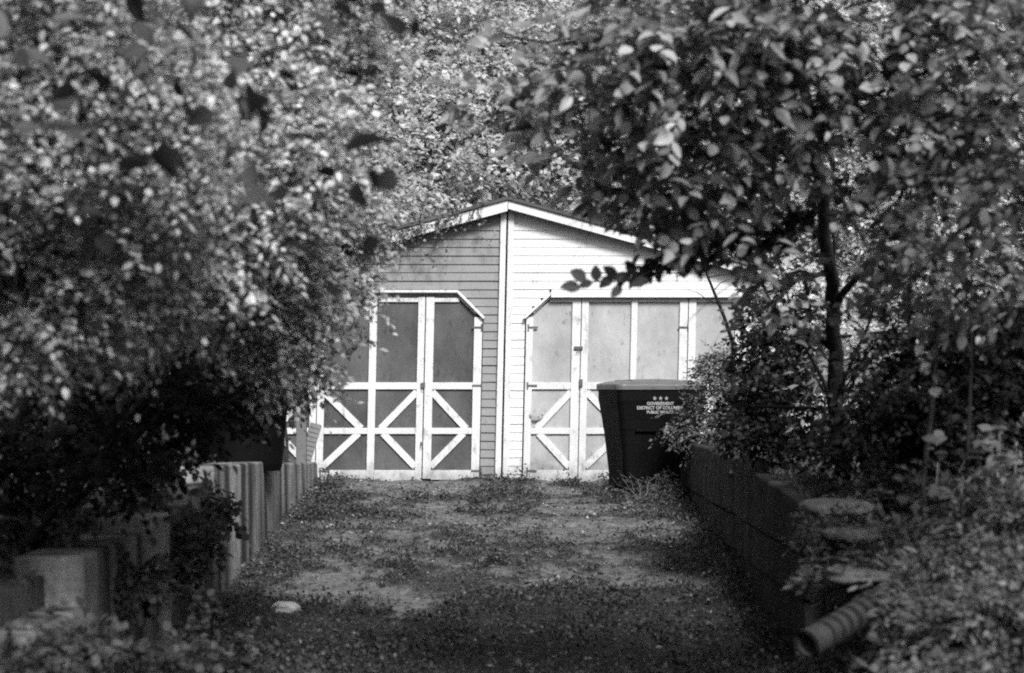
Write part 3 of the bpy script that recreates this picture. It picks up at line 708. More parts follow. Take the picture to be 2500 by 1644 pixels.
# leaning bare stem in front of the right-hand door leaf
b0 = P(1800, 1050, 22); b0.z = float(ground_z(b0.x, b0.y)); root = empty('bare_sapling', b0, 'dark bare stem leaning left across the rightmost garage door', 'sapling')
mb = MB(); mb.tube(wobble(b0, P(1790, 840, 22), 4, .01)[:-1] + wobble(P(1790, 840, 22), P(1705, 610, 21.6), 7, .012), list(np.linspace(.028, .008, 12)), 7)
for j in range(6):
    q = P(1790, 840, 22).lerp(P(1705, 610, 21.6), .15+.14*j); mb.tube(wobble(q, q+Vector((RNG.normal()*.25, 0, .12+.1*RNG.random())), 3, .05), [.006, .004, .003, .001], 5)
mb.build('trunk', M['bark'], root, smooth=True)

# shrub mass added to make the deep shade behind the right bank dark
for k, (px, py, rx, ry, d, lb) in enumerate(((2330, 900, 230, 200, 15.2, 'dense shrub with shade-black leaves at the right edge'), (2520, 900, 190, 240, 14.4, 'dense shade-dark shrub cut by the right edge'), (1900, 830, 90, 130, 18.6, 'tall thin shade-dark shrub left of the dark tree trunk'), (1890, 1010, 120, 90, 18.5, 'low shade-dark shrub beneath the dark tree, next to the fence rail'), (2130, 1040, 130, 70, 16.8, 'low shade-dark shrub right of the tree foot'))):
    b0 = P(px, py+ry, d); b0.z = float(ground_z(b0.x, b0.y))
    plant('shade_shrub', lb, 'shrub', b0, [b0, P(px, py, d)], .04, [B(px, py, rx, ry, d, .5), B(px-rx*.3, py+ry*.5, rx*.9, ry*.6, d-.2, .45)], 9, .055, .03, 8, .18, LM['dark'], LEAF_MID, group='shade-dark shrubs on the right bank', gap=.36, gsc=3, twig_share=.05, stem_name='stem', leaf_name='foliage')
# feathery fronds catching light behind the trunk
for k, (px, py, d) in enumerate(((2110, 860, 17.5), (2070, 960, 17.8), (2200, 900, 16.8))):
    b0 = P(px, 1060, d); b0.z = float(ground_z(b0.x, b0.y))
    plant('fern_shrub', ['pale feathery shrub rising right of the dark trunk', 'small pale feathery shrub low behind the dark trunk', 'pale feathery shrub before the shade-dark shrub'][k], 'shrub', b0, [b0, P(px, py, d)], .015,
          [B(px, py, 70, 85, d, .3)], 4, .085, .018, 10, .34, LM['frond'], LEAF_MID, group='pale feathery shrubs', gap=.42, droop=.5, twig_share=.3, stem_name='stem', leaf_name='foliage')

# --- H: fine-leaved bush beside the cart
bb = P(1800, 1100, 25.4); bb.z = float(ground_z(bb.x, bb.y))
plant('fine_leaved_bush', 'fine-leaved dense bush on the right wall, partly covering the black wheeled cart', 'bush', bb, [bb, P(1800, 980, 25)], .04,
      [B(1800, 960, 105, 110, 24.8, .5), B(1725, 1010, 60, 50, 25, .3), B(1760, 900, 60, 50, 24.8, .3), B(1870, 970, 95, 110, 24.4, .4), B(1650, 1030, 45, 28, 25, .2), B(1690, 1065, 50, 30, 25, .25), B(1800, 1060, 110, 50, 24.4, .4)],
      9, .042, .024, 8, .18, LM['bush'], LEAF_FAR, gap=.42, gsc=4, twig_share=.25, stem_name='stem', leaf_name='foliage', jit=.6)

# ------------------------------------------------------------------ retaining walls
def wall_block(name, root, x0, x1, y0, y1, zt0, zt1, zb, mat, n=18, rnd=.022, label=None):
    """a cast section with a rounded arris towards the drive, slightly bowed and chipped."""
    sgn = 1 if x1 > x0 else -1                                          # x0 = face on the drive side, x1 = back
    ysn = np.linspace(y0, y1, n); prof = []
    for i, y in enumerate(ysn):
        f = (y-y0)/(y1-y0); zt = zt0*(1-f)+zt1*f + .012*(vnoise(np.array([y*3, x0, 1.]))-.5)
        xb = x0 + sgn*.03*(vnoise(np.array([y*1.2, 5., x0]))-.5)
        ring = [(xb - sgn*.02, zb)]
        for q in np.linspace(0, 1, 7)[1:-1]: ring.append((xb - sgn*.02*(1-q) + sgn*.014*(vnoise(np.array([y*5, q*6, x0]))-.5), zb + (zt-rnd-zb)*q))
        for a in np.linspace(0, 90, 5): ring.append((xb + sgn*rnd*(1-math.cos(math.radians(a))), zt - rnd*(1-math.sin(math.radians(a)))))
        ring.append((x1, zt-.005)); ring.append((x1, zb)); prof.append(ring)
    k = len(prof[0]); V = []
    # rounded vertical corner at the near end
    for i, y in enumerate(ysn):
        V += [(x, y, z) for x, z in prof[i]]
    for e in (0,):
        pass
    Fs = []
    for i in range(n-1):
        for j in range(k):
            a = i*k+j; b_ = i*k+(j+1) % k; q = (a, b_, b_+k, a+k)
            Fs.append(q if sgn < 0 else q[::-1])
    c0 = tuple(range(k)); c1 = tuple((n-1)*k+j for j in range(k))
    Fs.append(c0[::-1] if sgn < 0 else c0); Fs.append(c1 if sgn < 0 else c1[::-1])
    me = mesh_np(name, V, Fs); o = link(name, me, mat, root)
    b = o.modifiers.new('bevel', 'BEVEL'); b.width = .018; b.segments = 3; b.limit_method = 'ANGLE'; b.angle_limit = math.radians(60)
    for p in me.polygons: p.use_smooth = True
    if label: tag(o, label)
    return o
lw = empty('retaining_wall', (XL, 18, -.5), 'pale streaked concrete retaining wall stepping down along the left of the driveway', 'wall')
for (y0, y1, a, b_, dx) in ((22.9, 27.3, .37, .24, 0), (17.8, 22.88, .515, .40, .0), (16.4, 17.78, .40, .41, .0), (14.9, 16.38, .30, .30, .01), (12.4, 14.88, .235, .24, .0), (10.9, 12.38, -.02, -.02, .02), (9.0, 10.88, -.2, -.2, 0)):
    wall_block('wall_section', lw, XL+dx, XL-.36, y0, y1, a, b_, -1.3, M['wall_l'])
rw = empty('retaining_wall', (XR, 20, -.5), 'streaked concrete retaining wall in a shade-dark tone, with mossy top along the right of the driveway', 'wall')
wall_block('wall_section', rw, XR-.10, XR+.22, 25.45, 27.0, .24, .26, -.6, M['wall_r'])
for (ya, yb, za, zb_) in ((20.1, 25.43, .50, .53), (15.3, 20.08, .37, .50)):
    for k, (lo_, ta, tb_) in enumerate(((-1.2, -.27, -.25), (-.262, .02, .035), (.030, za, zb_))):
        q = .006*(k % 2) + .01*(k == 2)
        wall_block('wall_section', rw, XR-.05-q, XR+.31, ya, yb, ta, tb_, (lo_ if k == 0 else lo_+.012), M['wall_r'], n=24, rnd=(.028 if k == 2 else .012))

# flat stones, drain pipe and boulders on the right bank
def rock(name, label, cat, c, r, mat, group=None, seed=1, flat=1.):
    n, m_ = 18, 26; V = []
    for i in range(n+1):
        th = math.pi*i/n
        for j in range(m_):
            ph = 2*math.pi*j/m_; u = np.array([math.sin(th)*math.cos(ph), math.sin(th)*math.sin(ph), math.cos(th)])
            k = 1 + .55*flat*(fbm(u*1.6*flat+seed*3.7, 3)-.5); q = np.sign(u)*np.abs(u)**.75*k
            V.append((c[0]+q[0]*r[0], c[1]+q[1]*r[1], c[2]+q[2]*r[2]))
    Fs = [(i*m_+j, (i+1)*m_+j, (i+1)*m_+(j+1) % m_, i*m_+(j+1) % m_) for i in range(n) for j in range(m_)]
    me = mesh_np(name, V, Fs, True); o = link(name, me, mat); return tag(o, label, cat, group)
c = P(695, 1487, 0); yy = 17.5
for _ in range(8): yy = F*(CZ-float(road_z(yy)))/(1495-HOR)
rock('stone', 'pale white stone lying on the left side of the driveway', 'stone', ((695-1250)/F*yy, yy, float(road_z(yy))+.045), (.10, .09, .055), M['stone'], seed=4, flat=1.25)
for k, (px, py, d, rx, ry, rz, lb) in enumerate(((2085, 1305, 13.4, .17, .22, .035, 'flat pale-edged stone slab jutting from the right bank'), (2090, 1405, 12.8, .17, .22, .04, 'flat tilted stone slab below the pale-edged one'), (2040, 1240, 14.7, .22, .3, .05, 'mossy capstone at the near end of the right wall'),
                                       (2160, 1195, 15.5, .10, .15, .05, 'rounded stone among the plants above the right wall'))):
    p = P(px, py, d); rock('stone', lb, 'stone', p, (rx, ry, rz), M['flag'], 'stones on the right bank', seed=k+7)
rp = empty('drain_pipe', P(1975, 1590, 11.6), 'ribbed flexible drain pipe poking out of the right bank weeds', 'pipe')
a = P(1970, 1575, 11.6); b_ = P(2200, 1440, 12.2); mb = MB(); N = 160; pts = []; rad = []
for i in range(N+1):
    f = i/N; pts.append(a.lerp(b_, f)); ribs = .007 if math.sin(f*2*math.pi*11) > -.2 else -.022; rad.append(.066 + (ribs if f > .13 else .006*(f > .02)))
mb.tube(pts, rad, 24, False)
mb.tube([a.lerp(b_, .3), a+(b_-a)*.001], [.05, .055], 24, False)
mb.build('hose', M['pipe'], rp)
mb = MB(); dn = (b_-a).normalized(); mb.tube([a-dn*.0, a+dn*.02], [.074, .074], 24, False); mb.tube([a+dn*.02, a-dn*.0], [.058, .056], 24, False); mb.build('collar', M['pipe'], rp)

# ------------------------------------------------------------------ wheeled cart
def cart(loc, rot, label):
    root = empty('wheeled_cart', loc, label, 'trash cart'); root.rotation_euler = (0, 0, rot)
    def add(name, mb, mat, par=root, bevel=0, smooth=False):
        o = mb.build(name, mat, None, bevel=bevel, smooth=smooth); o.parent = par; return o
    W, Dp, Hh = .98, .80, 1.17
    def ring(f, z): # half sizes at fraction f
        return (W/2*f, Dp/2*(f*.98), z)
    mb = MB(); V = []; Fs = []
    lv = [(.76, .05), (.78, .10), (.90, .70), (.915, .72), (.93, .80), (.985, .98), (1.0, 1.02), (1.0, Hh)]
    def rr(hx, hy, z, r, n=5):
        out = []
        for cx, cy, a0 in ((hx-r, hy-r, 0), (-hx+r, hy-r, 90), (-hx+r, -hy+r, 180), (hx-r, -hy+r, 270)):
            for i in range(n):
                a = math.radians(a0+90*i/(n-1)); out.append((cx+r*math.cos(a), cy+r*math.sin(a), z))
        return out
    for f, z in lv: V += rr(W/2*f, Dp/2*f, z, .07)
    V += rr(W/2*.96, Dp/2*.96, Hh, .07); V += rr(W/2*.74, Dp/2*.74, .12, .07)
    k = 20; nl = len(lv)+2
    for i in range(nl-1):
        for j in range(k): Fs.append((i*k+j, i*k+(j+1) % k, (i+1)*k+(j+1) % k, (i+1)*k+j))
    Fs.append(tuple(range(k-1, -1, -1))); Fs.append(tuple((nl-1)*k+j for j in range(k)))
    mb.add(V, Fs); add('body', mb, M['bin'])
    mb = MB(); V = []; lid = [(1.045, Hh-.035), (1.05, Hh+.005), (1.04, Hh+.022), (.97, Hh+.034), (.8, Hh+.052), (.5, Hh+.07), (.2, Hh+.078)]
    for f, z in lid: V += rr(W/2*f, Dp/2*f, z, .09*f)
    Fs = [(i*k+j, i*k+(j+1) % k, (i+1)*k+(j+1) % k, (i+1)*k+j) for i in range(len(lid)-1) for j in range(k)]
    Fs.append(tuple((len(lid)-1)*k+j for j in range(k))); mb.add(V, Fs)
    for x in (-.3, 0, .3): mb.box(x-.012, x+.012, -Dp*.36, Dp*.4, Hh+.045, Hh+.066)
    add('lid', mb, M['lid'], smooth=False)
    for s in (-1, 1):
        mb = MB(); mb.tube([(s*(W*.30), Dp*.36, .12), (s*(W*.30+.06), Dp*.36, .12)], .12, 20); w_ = add('wheel', mb, M['bin'])
        mb = MB(); mb.tube([(s*(W*.30-.002), Dp*.36, .12), (s*(W*.30+.065), Dp*.36, .12)], .05, 12); o = add('hub', mb, M['metal'], w_)
    mb = MB(); mb.tube([(-.30, Dp*.5, Hh-.06), (-.30, Dp*.5+.07, Hh-.03), (.30, Dp*.5+.07, Hh-.03), (.30, Dp*.5, Hh-.06)], .016, 8); add('handle', mb, M['bin'])
    mb = MB()
    for x in (-.425, .425): mb.box(x-.014, x+.014, -Dp*.36, -Dp*.30, .1, .7)
    mb.box(-.30, .30, -Dp*.475-.02, -Dp*.44, .69, .715); add('rib', mb, M['bin'], bevel=.005)
    # print: three stars above three lines of lettering
    yf = -Dp/2*.962
    def txt(s_, x, z, size):
        cu = bpy.data.curves.new('lettering', 'FONT'); cu.body = s_; cu.size = size; cu.align_x = 'CENTER'; cu.extrude = .0015; cu.offset = size*.03
        ob = bpy.data.objects.new('lettering', cu); COL.objects.link(ob)
        bpy.context.view_layer.update()
        me = bpy.data.meshes.new_from_object(ob.evaluated_get(bpy.context.evaluated_depsgraph_get())); bpy.data.objects.remove(ob)
        o = bpy.data.objects.new('lettering', me); COL.objects.link(o); me.materials.append(M['binmark']); o.parent = root
        o.location = (x, -Dp/2*float(np.interp(z, [.8, .98], [.93, .985])) - .008, z); o.rotation_euler = (math.radians(90-7), 0, 0)
        return o
    cx = -.03
    tag(txt('GOVERNMENT', cx, .972, .045), 'white line of lettering reading GOVERNMENT'); tag(txt('DISTRICT OF COLUMBIA', cx, .926, .047), 'white line of lettering reading DISTRICT OF COLUMBIA'); tag(txt('PUBLIC WORKS', cx, .882, .042), 'white line of lettering reading PUBLIC WORKS')
    mb = MB()
    for i in (-1, 0, 1):
        pts = [(cx+i*.066+(.024 if q % 2 == 0 else .010)*math.sin(q*math.pi/5), 1.042+(.024 if q % 2 == 0 else .010)*math.cos(q*math.pi/5)) for q in range(9, -1, -1)]
        mb.prism(pts, yf-.022, yf-.001)
    add('emblem', mb, M['binmark'])
    return root
bd = 26.0
cart((P(1590, 1200, bd).x, bd, float(road_z(bd))-.0), math.radians(15), 'black wheeled trash cart with grey lid and white printing, before the right garage doors')

# black tub and things above the left wall
def tub():
    c = P(600, 1080, 21.5); z0 = float(ground_z(c.x-.3, 21.5))-.02
    root = empty('black_tub', (c.x-.05, 21.5, z0), 'big black tub behind the left wall, half buried in ivy', 'tub')
    mb = MB(); n = 28; V = []; H_ = .78
    for r, z in ((.34, 0), (.36, .06), (.415, H_-.06), (.44, H_-.05), (.445, H_), (.415, H_), (.40, H_-.08), (.34, .05)):
        for j in range(n):
            a = 2*math.pi*j/n; V.append((c.x-.05+r*1.05*math.cos(a), 21.5+r*.9*math.sin(a), z0+z))
    Fs = [(i*n+j, i*n+(j+1) % n, (i+1)*n+(j+1) % n, (i+1)*n+j) for i in range(7) for j in range(n)]
    Fs += [tuple(range(n-1, -1, -1)), tuple(7*n+j for j in range(n))]
    mb.add(V, Fs); mb.build('body', M['bin'], root)
    mb = MB(); mb.tube([(c.x-.05+.452*1.05*math.cos(a), 21.5+.452*.9*math.sin(a), z0+H_) for a in np.linspace(0, 2*math.pi, 33)], .012, 6, False); mb.build('rim', M['metal'], root)
tub()
# leaning weathered board with grooves and a small post beside the garage corner
p0 = P(742, 1132, 26.3); p1 = P(772, 1035, 26.5); rt = empty('leaning_board', p0, 'grooved grey board leaning beside the left garage corner', 'board')
mb = MB(); t_ = (p1-p0).normalized(); sx = Vector((t_.z, 0, -t_.x)).normalized()
for i in range(9):
    a = p0 + (p1-p0)*(i/9); b_ = p0 + (p1-p0)*((i+.86)/9)
    mb.add([a-sx*.065, a+sx*.065, b_+sx*.065, b_-sx*.065, a-sx*.065+Vector((0,.03,0)), a+sx*.065+Vector((0,.03,0)), b_+sx*.065+Vector((0,.03,0)), b_-sx*.065+Vector((0,.03,0))], [(0,1,2,3),(7,6,5,4),(0,4,5,1),(1,5,6,2),(2,6,7,3),(3,7,4,0)])
mb.add([p0-sx*.06+Vector((0,.012,0)), p0+sx*.06+Vector((0,.012,0)), p1+sx*.06+Vector((0,.012,0)), p1-sx*.06+Vector((0,.012,0))], [(0,1,2,3)])
mb.build('plank', M['wood'], rt)
p = P(736, 1130, 25.8); pt = P(736, 936, 25.8); rt = empty('wooden_post', (p.x, 25.8, 0), 'short pale wooden post with a capped top at the left garage corner', 'post')
mb = MB(); mb.box(p.x-.055, p.x+.055, 25.75, 25.85, -.1, pt.z-.04); mb.build('post', M['wood'], rt, bevel=.006)
mb = MB(); mb.box(p.x-.075, p.x+.075, 25.73, 25.87, pt.z-.038, pt.z); mb.build('cap', M['trim'], rt, bevel=.006)
# dark rail fence under the tree at the right
fr = empty('rail_fence', P(2050, 1050, 17), 'dark thin rail fence behind the tree trunk on the right', 'fence')
mb = MB(); mb.tube([P(1850, 992, 17.4), P(2040, 999, 17), P(2170, 1005, 16.8), P(2420, 1012, 16.5)], .013, 8); mb.build('rail', M['bin'], fr)
for px in (2165, 2400):
    d = 17.1 if px < 2000 else 16.8; q = P(px, 990, d); mb = MB(); z0 = float(ground_z(q.x, q.y)); mb.tube([(q.x, q.y+.02, z0-.1), (q.x, q.y+.02, q.z)], .018, 8); mb.build('fence_post', M['bin'], fr)
# pale picket fence glimpsed far right of the cart
pf = empty('picket_fence', P(1860, 1100, 27.5), 'pale picket fence glimpsed through the bush right of the cart', 'fence')
for i, px in enumerate(np.arange(1835, 2130, 17)):
    q = P(px, 945, 29); mb = MB(); x = q.x; zt = 1.0+.02*RNG.random()
    mb.prism([(x-.03, -.1), (x+.03, -.1), (x+.03, zt-.04), (x, zt), (x-.03, zt-.04)], 29, 29.02); mb.build('picket', M['white'], pf)
mb = MB(); x0 = P(1830, 0, 29).x; x1 = P(2130, 0, 29).x; mb.box(x0, x1, 29.022, 29.05, .2, .27); mb.box(x0, x1, 29.022, 29.05, .75, .82); mb.build('rail', M['white'], pf)
# torn pale scrap on the door foot
sc_ = MB(); c = P(1310, 1010, 27.9); V = []
for i in range(9):
    a = math.radians(200+150*i/8); rr_ = .085; wv = .018*math.sin(math.pi*i/8)+.004
    for s in (-1, 1): V.append((c.x+math.cos(a)*(rr_+s*wv), 27.955-.01*(i % 2), c.z+.03+math.sin(a)*(rr_+s*wv)))
sc_.add(V, [(2*i, 2*i+1, 2*i+3, 2*i+2) for i in range(8)])
so_ = sc_.build('paper_scrap', M['binmark']); md = so_.modifiers.new('thick', 'SOLIDIFY'); md.thickness = .003
tag(so_, 'curled white scrap stuck on the light door leaf left of the cart', 'scrap')

# ------------------------------------------------------------------ vine on the grey gable
b0 = Vector((XE0+.4, YF-.1, 0)); vr = empty('climbing_vine', b0, 'straggling vine hanging over the grey left gable', 'vine')
mb = MB(); vp, va = [], []
for i in range(70):
    x = RNG.uniform(XE0+.1, XC-.25); z = roof_at(x)-.02+RNG.random()*.06; p = Vector((x, YF-.20, z)); pts = [p]
    L = int(RNG.integers(3, 10)); dr = Vector((RNG.normal()*.5, 0, -1)).normalized()
    for j in range(L):
        dr = (dr + Vector((RNG.normal()*.45, RNG.normal()*.1, -.15))).normalized(); p = p + dr*.07; p.y = min(p.y, YF-.03); pts.append(p.copy())
        if RNG.random() < .8: vp.append(np.array(p)); va.append(unit(np.array([RNG.normal(), -.3, RNG.normal()*.5-.4])))
    mb.tube(pts, list(np.linspace(.0035, .0012, len(pts))), 4, False)
for i in range(420):                                                    # thicker growth along the left rake
    x = XC - .2 - 2.6*RNG.random()**.7; z = roof_at(x)+.02+RNG.normal()*.07 - .08*RNG.random(); vp.append(np.array([x+.02*z, YF-.2-.05*RNG.random(), z])); va.append(unit(RNG.normal(size=3)))
mb.tube([b0, Vector((XE0+.3, YF-.15, 1.2)), Vector((XE0+.2, YF-.22, roof_at(XE0+.2)))], [.02, .015, .01], 6)
mb.tube([(x, YF-.215, roof_at(x)+.0+.03*math.sin(x*9)) for x in np.linspace(XE0+.2, XC-.3, 30)], list(np.linspace(.01, .003, 30)), 5)
mb.build('stem', M['twig'], vr)
vp = np.array(vp); va = np.array(va); n = len(vp)
link('foliage', leaves_mesh('foliage', vp, va, unit(RNG.normal(size=(n, 3))*.6+np.array([0, -.6, .6])), .03+.03*RNG.random(n), .018+.018*RNG.random(n), LEAF_MID), LM['bush'], vr)

# ------------------------------------------------------------------ low plants: ivy on the left wall, weeds on the right bank
def clump(name, label, cat, group, x, y, r, h, leafm, ll=.04, lw=.026, zoff=0., per=6, lad=14, tl=.12, shape=LEAF_MID, z=None, **kw):
    z0 = float(ground_z(x, y)) if z is None else z
    base = Vector((x, y, z0)); bl = [((x, y, z0+h*.45+zoff), (r, r, h*.6))]
    for _ in range(3):
        a = RNG.random()*6.28; q = r*.6; bl.append(((x+math.cos(a)*q, y+math.sin(a)*q, z0+h*.35+zoff), (r*.55, r*.55, h*.45)))
    return plant(name, label, cat, base, [base, base+Vector((0, 0, h*.5))], .008, bl, lad, ll, lw, per, tl, leafm, shape, M['twig'], group, twig_share=.2, stem_name='stem', leaf_name='foliage', gap=.38, gsc=5, **kw)
# ivy over the stepped wall (photo position, depth, radii)
ivy = [(455, 1330, 15.6, .22, .40, 'ivy trailing over the wall face between the second and third piers'), (330, 1420, 13.6, .20, .30, 'ivy hanging over the second nearest pier of the left wall'), (40, 1470, 12.0, .10, .10, 'small ivy patch low on the nearest tall pier'),
       (520, 1240, 17, .18, .25, 'ivy beside the dark corner of the left wall'), (130, 1250, 13.2, .22, .14, 'bushy ivy crown on top of the nearest tall pier'), (400, 1130, 16.0, .25, .15, 'leafy ivy heap above the middle steps'), (480, 1480, 14.6, .15, .22, 'ivy at the wall foot above the bottom left weeds'), (350, 1160, 15.6, .2, .15, 'pale-tipped ivy above the third pier')]
for px, py, d, r, h, lb in ivy:
    c = P(px, py, d); clump('ivy', lb, 'ivy', 'ivy on the left wall', c.x, c.y, r, h, LM['ivy'], .055, .045, z=c.z-h*.45, lad=11, jit=.6)
nearleft = [(60, 1620, 10.8, .2), (230, 1560, 11.4, .22), (330, 1610, 11.6, .2), (440, 1590, 12.6, .18), (560, 1600, 13.6, .16), (130, 1560, 11.2, .12), (640, 1560, 14.6, .14)]
for k, (px, py, d, r) in enumerate(nearleft):
    c = P(px, py, d); clump('weed', ['leafy weed in the bottom left corner', 'leafy weed below the nearest tall pier', 'leafy weed at the bottom edge, third from the left', 'leafy weed at the foot of the left wall near the bottom edge',
        'small leafy weed on the left driveway edge', 'leafy weed between the two nearest piers', 'low weed at the driveway edge below the white stone'][k], 'weed', 'weeds at the foot of the left wall', c.x, c.y, r, .2, LM['weed'] if k % 2 else LM['ivy'], .05, .036, z=c.z-.09, lad=10, jit=.6)
# weeds on the right bank
rb = [(2060, 1280, 13.6), (2180, 1330, 13.0), (2320, 1300, 13.2), (2450, 1330, 12.6), (2080, 1370, 13.2), (2280, 1440, 12.0), (2420, 1450, 11.8), (2310, 1560, 11.3), (2350, 1570, 11.2), (2470, 1560, 11.0), (2240, 1680, 10.8), (2330, 1490, 11.6), (2400, 1650, 10.5),
      (2480, 1200, 13.8), (2330, 1180, 14.4), (2180, 1180, 15.2), (2400, 1090, 15), (2260, 1080, 16)]
pos_words = ['beside the pale-edged slab', 'above the tilted slab', 'in the middle of the right bank', 'at the right edge, upper bank', 'left of the tilted slab', 'right of the drain pipe top', 'at the right edge, middle bank', 'right of the drain pipe mouth',
             'low in the right bank', 'in the lower right corner', 'at the bottom edge nearest the drain pipe', 'well right of the drain pipe', 'at the bottom edge near the corner', 'under the large-leaved plant at the right edge', 'below the shade-dark shrub', 'behind the rounded stone', 'in shade before the shade-dark shrub', 'in shade right of the tree foot']
for k, (px, py, d) in enumerate(rb):
    c = P(px, py, d); lm = LM['weed'] if k < 13 else LM['bush']
    clump('weed', 'pale small-leaved weed ' + pos_words[k] if k < 13 else 'greyer small-leaved weed ' + pos_words[k], 'weed', 'weeds on the right bank', c.x, c.y, .24+.06*RNG.random(), .30, lm, (.036, .06, .045)[k % 3], (.02, .022, .030)[k % 3], z=max(c.z-.2, float(ground_z(c.x, c.y))-.05), lad=13, jit=.7)
# upright large-leaved plants at the right
for k, (px, py, d) in enumerate(((2290, 1130, 13.2), (2350, 1180, 13), (2440, 1060, 13.4), (2480, 1130, 12.8))):
    c = P(px, py, d); z0 = float(ground_z(c.x, c.y))
    plant('leafy_plant', ['upright plant with round pale leaves above the right bank', 'upright plant with a pale bare stalk near the right edge', 'upright plant with star-shaped leaf tufts at the right edge', 'upright leafy plant cut by the right edge'][k], 'plant',
          (c.x, c.y, z0), [(c.x, c.y, z0), tuple(c)], .010, [B(px, py, 60, 60, d, .12), B(px-10, py+70, 60, 40, d, .12)], 8, .075, .05, 6, .12, LM['weed'], LEAF_BIG, M['bark_light'], 'upright plants on the right bank', gap=.3, twig_share=.3, stem_name='stem', leaf_name='foliage')
for k, (px, py, d) in enumerate(((2190, 1400, 12.0), (2300, 1380, 12.2), (2400, 1280, 12.6), (2330, 1500, 11.4), (2420, 1530, 11))):
    c = P(px, py, d); z0 = float(ground_z(c.x, c.y))
    plant('fern', ['arching fern over the upper end of the drain pipe', 'arching fern in the middle of the right bank', 'arching fern higher up near the right edge', 'arching fern low on the right bank', 'arching fern close to the lower right corner'][k], 'fern',
          (c.x, c.y, z0), [(c.x, c.y, z0), tuple(c)], .006, [B(px, py, 95, 60, d, .2)], 5, .075, .016, 14, .34, LM['weed'], LEAF_MID, M['twig'], 'ferns on the right bank', gap=.3, droop=.1, twig_share=.5, stem_name='stem', leaf_name='foliage')
# weeds by the cart and against the wall feet
for k, (px, py, d, r, h, lb) in enumerate(((1560, 1200, 25.2, .14, .22, 'dry weed at the foot of the black cart'), (1625, 1180, 25.4, .2, .3, 'pale weed between the cart and the end of the right wall'), (1700, 1300, 22.0, .12, .12, 'low weed along the far foot of the right wall'), (1790, 1400, 19.4, .14, .14, 'low weed along the middle foot of the right wall'),
                             (1900, 1530, 16.9, .16, .16, 'dark weed at the near foot of the right wall'), (800, 1150, 26.6, .14, .2, 'dark rubble weed at the left corner of the garage'), (740, 1240, 24.5, .12, .10, 'low weed along the far foot of the left wall'), (660, 1330, 21.0, .14, .12, 'low dark weed along the middle foot of the left wall'))):
    c = P(px, py, d); clump('weed', lb, 'weed', 'weeds along the driveway edges', c.x, c.y, r, h, LM['weed'] if k in (1, 2, 6) else LM['ivy'], .035, .016, z=float(road_z(d))-.01, lad=9, per=5)
mb = MB(); b0 = P(1575, 1195, 25.1); b0.z = float(road_z(25.1)); tw = empty('dry_twigs', b0, 'tangle of dry twigs at the foot of the black cart', 'twigs')
for i in range(16):
    e = b0 + Vector((RNG.normal()*.16, RNG.normal()*.08, .05+.3*RNG.random())); mb.tube(wobble(b0+Vector((RNG.normal()*.05, 0, .01)), e, 5, .12), list(np.linspace(.004, .0012, 6)), 4)
mb.build('twig', M['bark_light'], tw)

# ------------------------------------------------------------------ moss tufts, grass, litter on the driveway (uncountable)
def scatter_road(n, thr):
    x = RNG.uniform(XL+.02, XR-.05, n); y = 10 + 18*RNG.random(n)**1.0
    k = moss(x, y) > thr*RNG.random(n)+.05
    x, y = x[k], y[k]; return np.stack([x, y, road_f(x, y)], -1)
p = scatter_road(52000, 1.); n = len(p)
ax = unit(RNG.normal(size=(n, 3))*np.array([1, 1, .3])+np.array([0, 0, .8])); hgt = fbm(p*np.array([2.3, 2.3, 0])+4, 3)
me = leaves_mesh('ground_weeds', p, ax, unit(RNG.normal(size=(n, 3))+np.array([0, 0, .4])), (.016+.03*RNG.random(n))*(.5+hgt), .008+.014*RNG.random(n), LEAF_FAR)
tag(link('ground_weeds', me, LM['grass']), 'low moss and small weeds growing through the driveway', 'weeds', kind='stuff')
p = scatter_road(9000, 1.5); kk = fbm(p*np.array([2.1, 1.6, 0])+21, 3) > .50; p = p[kk]; q_ = []
for a_ in p[:2600]:
    m_ = int(RNG.integers(6, 22)); rr_ = .03+.07*RNG.random()**2; o_ = RNG.normal(size=(m_, 3))*np.array([rr_, rr_, 0])+np.array([0, 0, 1])*np.abs(RNG.normal(size=(m_, 1)))*rr_*.9
    q_.append(a_+o_)
p = np.concatenate(q_); n = len(p)
me = leaves_mesh('creeping_weeds', p, unit(RNG.normal(size=(n, 3))+np.array([0, 0, .3])), unit(RNG.normal(size=(n, 3))*.6+np.array([0, 0, 1.])), .022+.022*RNG.random(n), .015+.014*RNG.random(n), LEAF_MID)
tag(link('creeping_weeds', me, LM['ivy']), 'dark creeping weeds in clumps over the driveway', 'weeds', kind='stuff')
p = scatter_road(16000, 1.6); n = len(p); k = fbm(p*np.array([1.7, 1.7, 0])+11, 3) > .52; p = p[k]; n = len(p)
ax = unit(RNG.normal(size=(n, 3))*np.array([.5, .5, 0])+np.array([0, 0, 1.]))
me = leaves_mesh('grass', p, ax, unit(RNG.normal(size=(n, 3))), .05+.06*RNG.random(n), .004+.003*RNG.random(n), LEAF_FAR)
tag(link('grass', me, LM['grass']), 'thin grass tufts on the driveway', 'grass', kind='stuff')
x = RNG.uniform(XL+.02, XR-.02, 5200); y = 10.5+17.3*RNG.random(5200); p = np.stack([x, y, road_f(x, y)+.012], -1); n = len(p)
me = leaves_mesh('fallen_leaves', p, unit(RNG.normal(size=(n, 3))*np.array([1, 1, .2])), unit(RNG.normal(size=(n, 3))*.35+np.array([0, 0, 1.])), .02+.035*RNG.random(n), .012+.02*RNG.random(n), LEAF_MID)
tag(link('fallen_leaves', me, leaf_mat('dry_leaf', .12, .8, .1)), 'dry fallen leaves scattered over the driveway', 'leaves', kind='stuff')
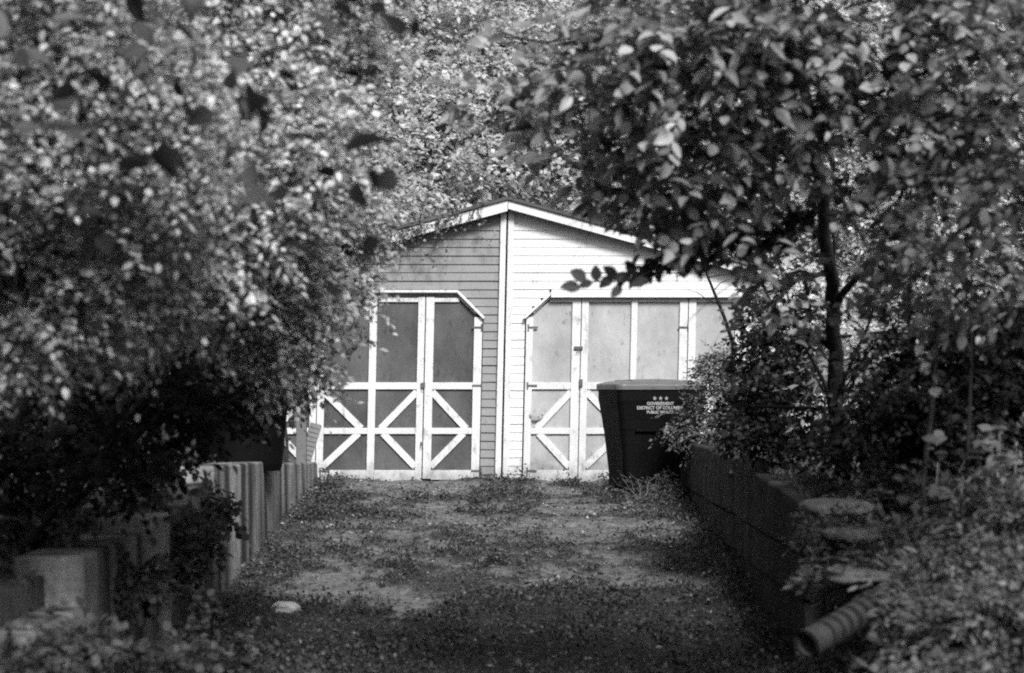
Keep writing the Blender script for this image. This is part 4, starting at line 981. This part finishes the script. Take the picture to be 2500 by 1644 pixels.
x = RNG.uniform(XL+.03, XR-.1, 2600); y = 11+16.8*RNG.random(2600); kk = fbm(np.stack([x*1.6, y*1.4, x*0+41], -1), 3) > .47; x, y = x[kk], y[kk]; n = len(x)
oc = np.array([[1,0,0],[0,1,0],[-1,0,0],[0,-1,0],[0,0,1],[0,0,-.5]]); of = np.array([[0,1,4],[1,2,4],[2,3,4],[3,0,4],[1,0,5],[2,1,5],[3,2,5],[0,3,5]])
sz = (.006+.028*RNG.random(n)**3)[:, None, None]*(.6+.8*RNG.random((n, 1, 3)))*np.array([1, 1, .6]); V_ = oc[None]*sz*(.7+.6*RNG.random((n, 6, 1)))
an_ = RNG.random(n)*6.28; cs, sn = np.cos(an_)[:, None], np.sin(an_)[:, None]
V_ = np.stack([V_[..., 0]*cs-V_[..., 1]*sn, V_[..., 0]*sn+V_[..., 1]*cs, V_[..., 2]], -1) + np.stack([x, y, road_f(x, y)+.004], -1)[:, None]
me = mesh_np('rubble', V_.reshape(-1, 3), (of[None]+(np.arange(n)*6)[:, None, None]).reshape(-1, 3))
tag(link('rubble', me, leaf_mat('rubble_stone', .22, .75, 0, .9, .1)), 'small broken stones and crumbs scattered on the driveway', 'rubble', kind='stuff')
# cover on the banks
def bank(n, x0, x1, y0, y1, name, label, lm, sc=1.):
    x = RNG.uniform(x0, x1, n); y = RNG.uniform(y0, y1, n); k = (fbm(np.stack([x*2, y*2, x*0+2], -1), 3) > .38) & (((x-1.72)/.45)**2 + ((y-11.8)/1.0)**2 > 1); x, y = x[k], y[k]
    z = ground_z(x, y); p = np.stack([x, y, z + .12*RNG.random(len(x))**1.5], -1); n = len(p)
    me = leaves_mesh(name, p, unit(RNG.normal(size=(n, 3))+np.array([0, 0, .2])), unit(RNG.normal(size=(n, 3))*.5+np.array([0, -.2, 1.])), (.03+.035*RNG.random(n))*sc, (.018+.022*RNG.random(n))*sc, LEAF_MID)
    tag(link(name, me, lm), label, 'ground cover', kind='stuff')
bank(30000, 1.75, 4.2, 9, 15.2, 'ground_cover', 'small-leaved ground cover on the near right bank', LM['weed'])
bank(32000, 2.22, 6, 15.2, 28, 'ground_cover', 'dark ground cover behind the right wall', LM['ivy'])
bank(36000, -6, -2.55, 9, 28, 'ground_cover', 'dark ground cover behind the left wall', LM['ivy'])
# moss on the top of the right wall
n = 5000; y = RNG.uniform(15.3, 25.4, n); x = XR + .02 + .30*RNG.random(n); p = np.stack([x, y, right_top(y)+.055], -1)
me = leaves_mesh('moss', p, unit(RNG.normal(size=(n, 3))+np.array([0, 0, .6])), unit(RNG.normal(size=(n, 3))+np.array([0, 0, .5])), .015+.025*RNG.random(n), .01+.012*RNG.random(n), LEAF_FAR)
tag(link('moss', me, LM['ivy']), 'moss and creeping leaves along the top of the right wall', 'moss', kind='stuff')
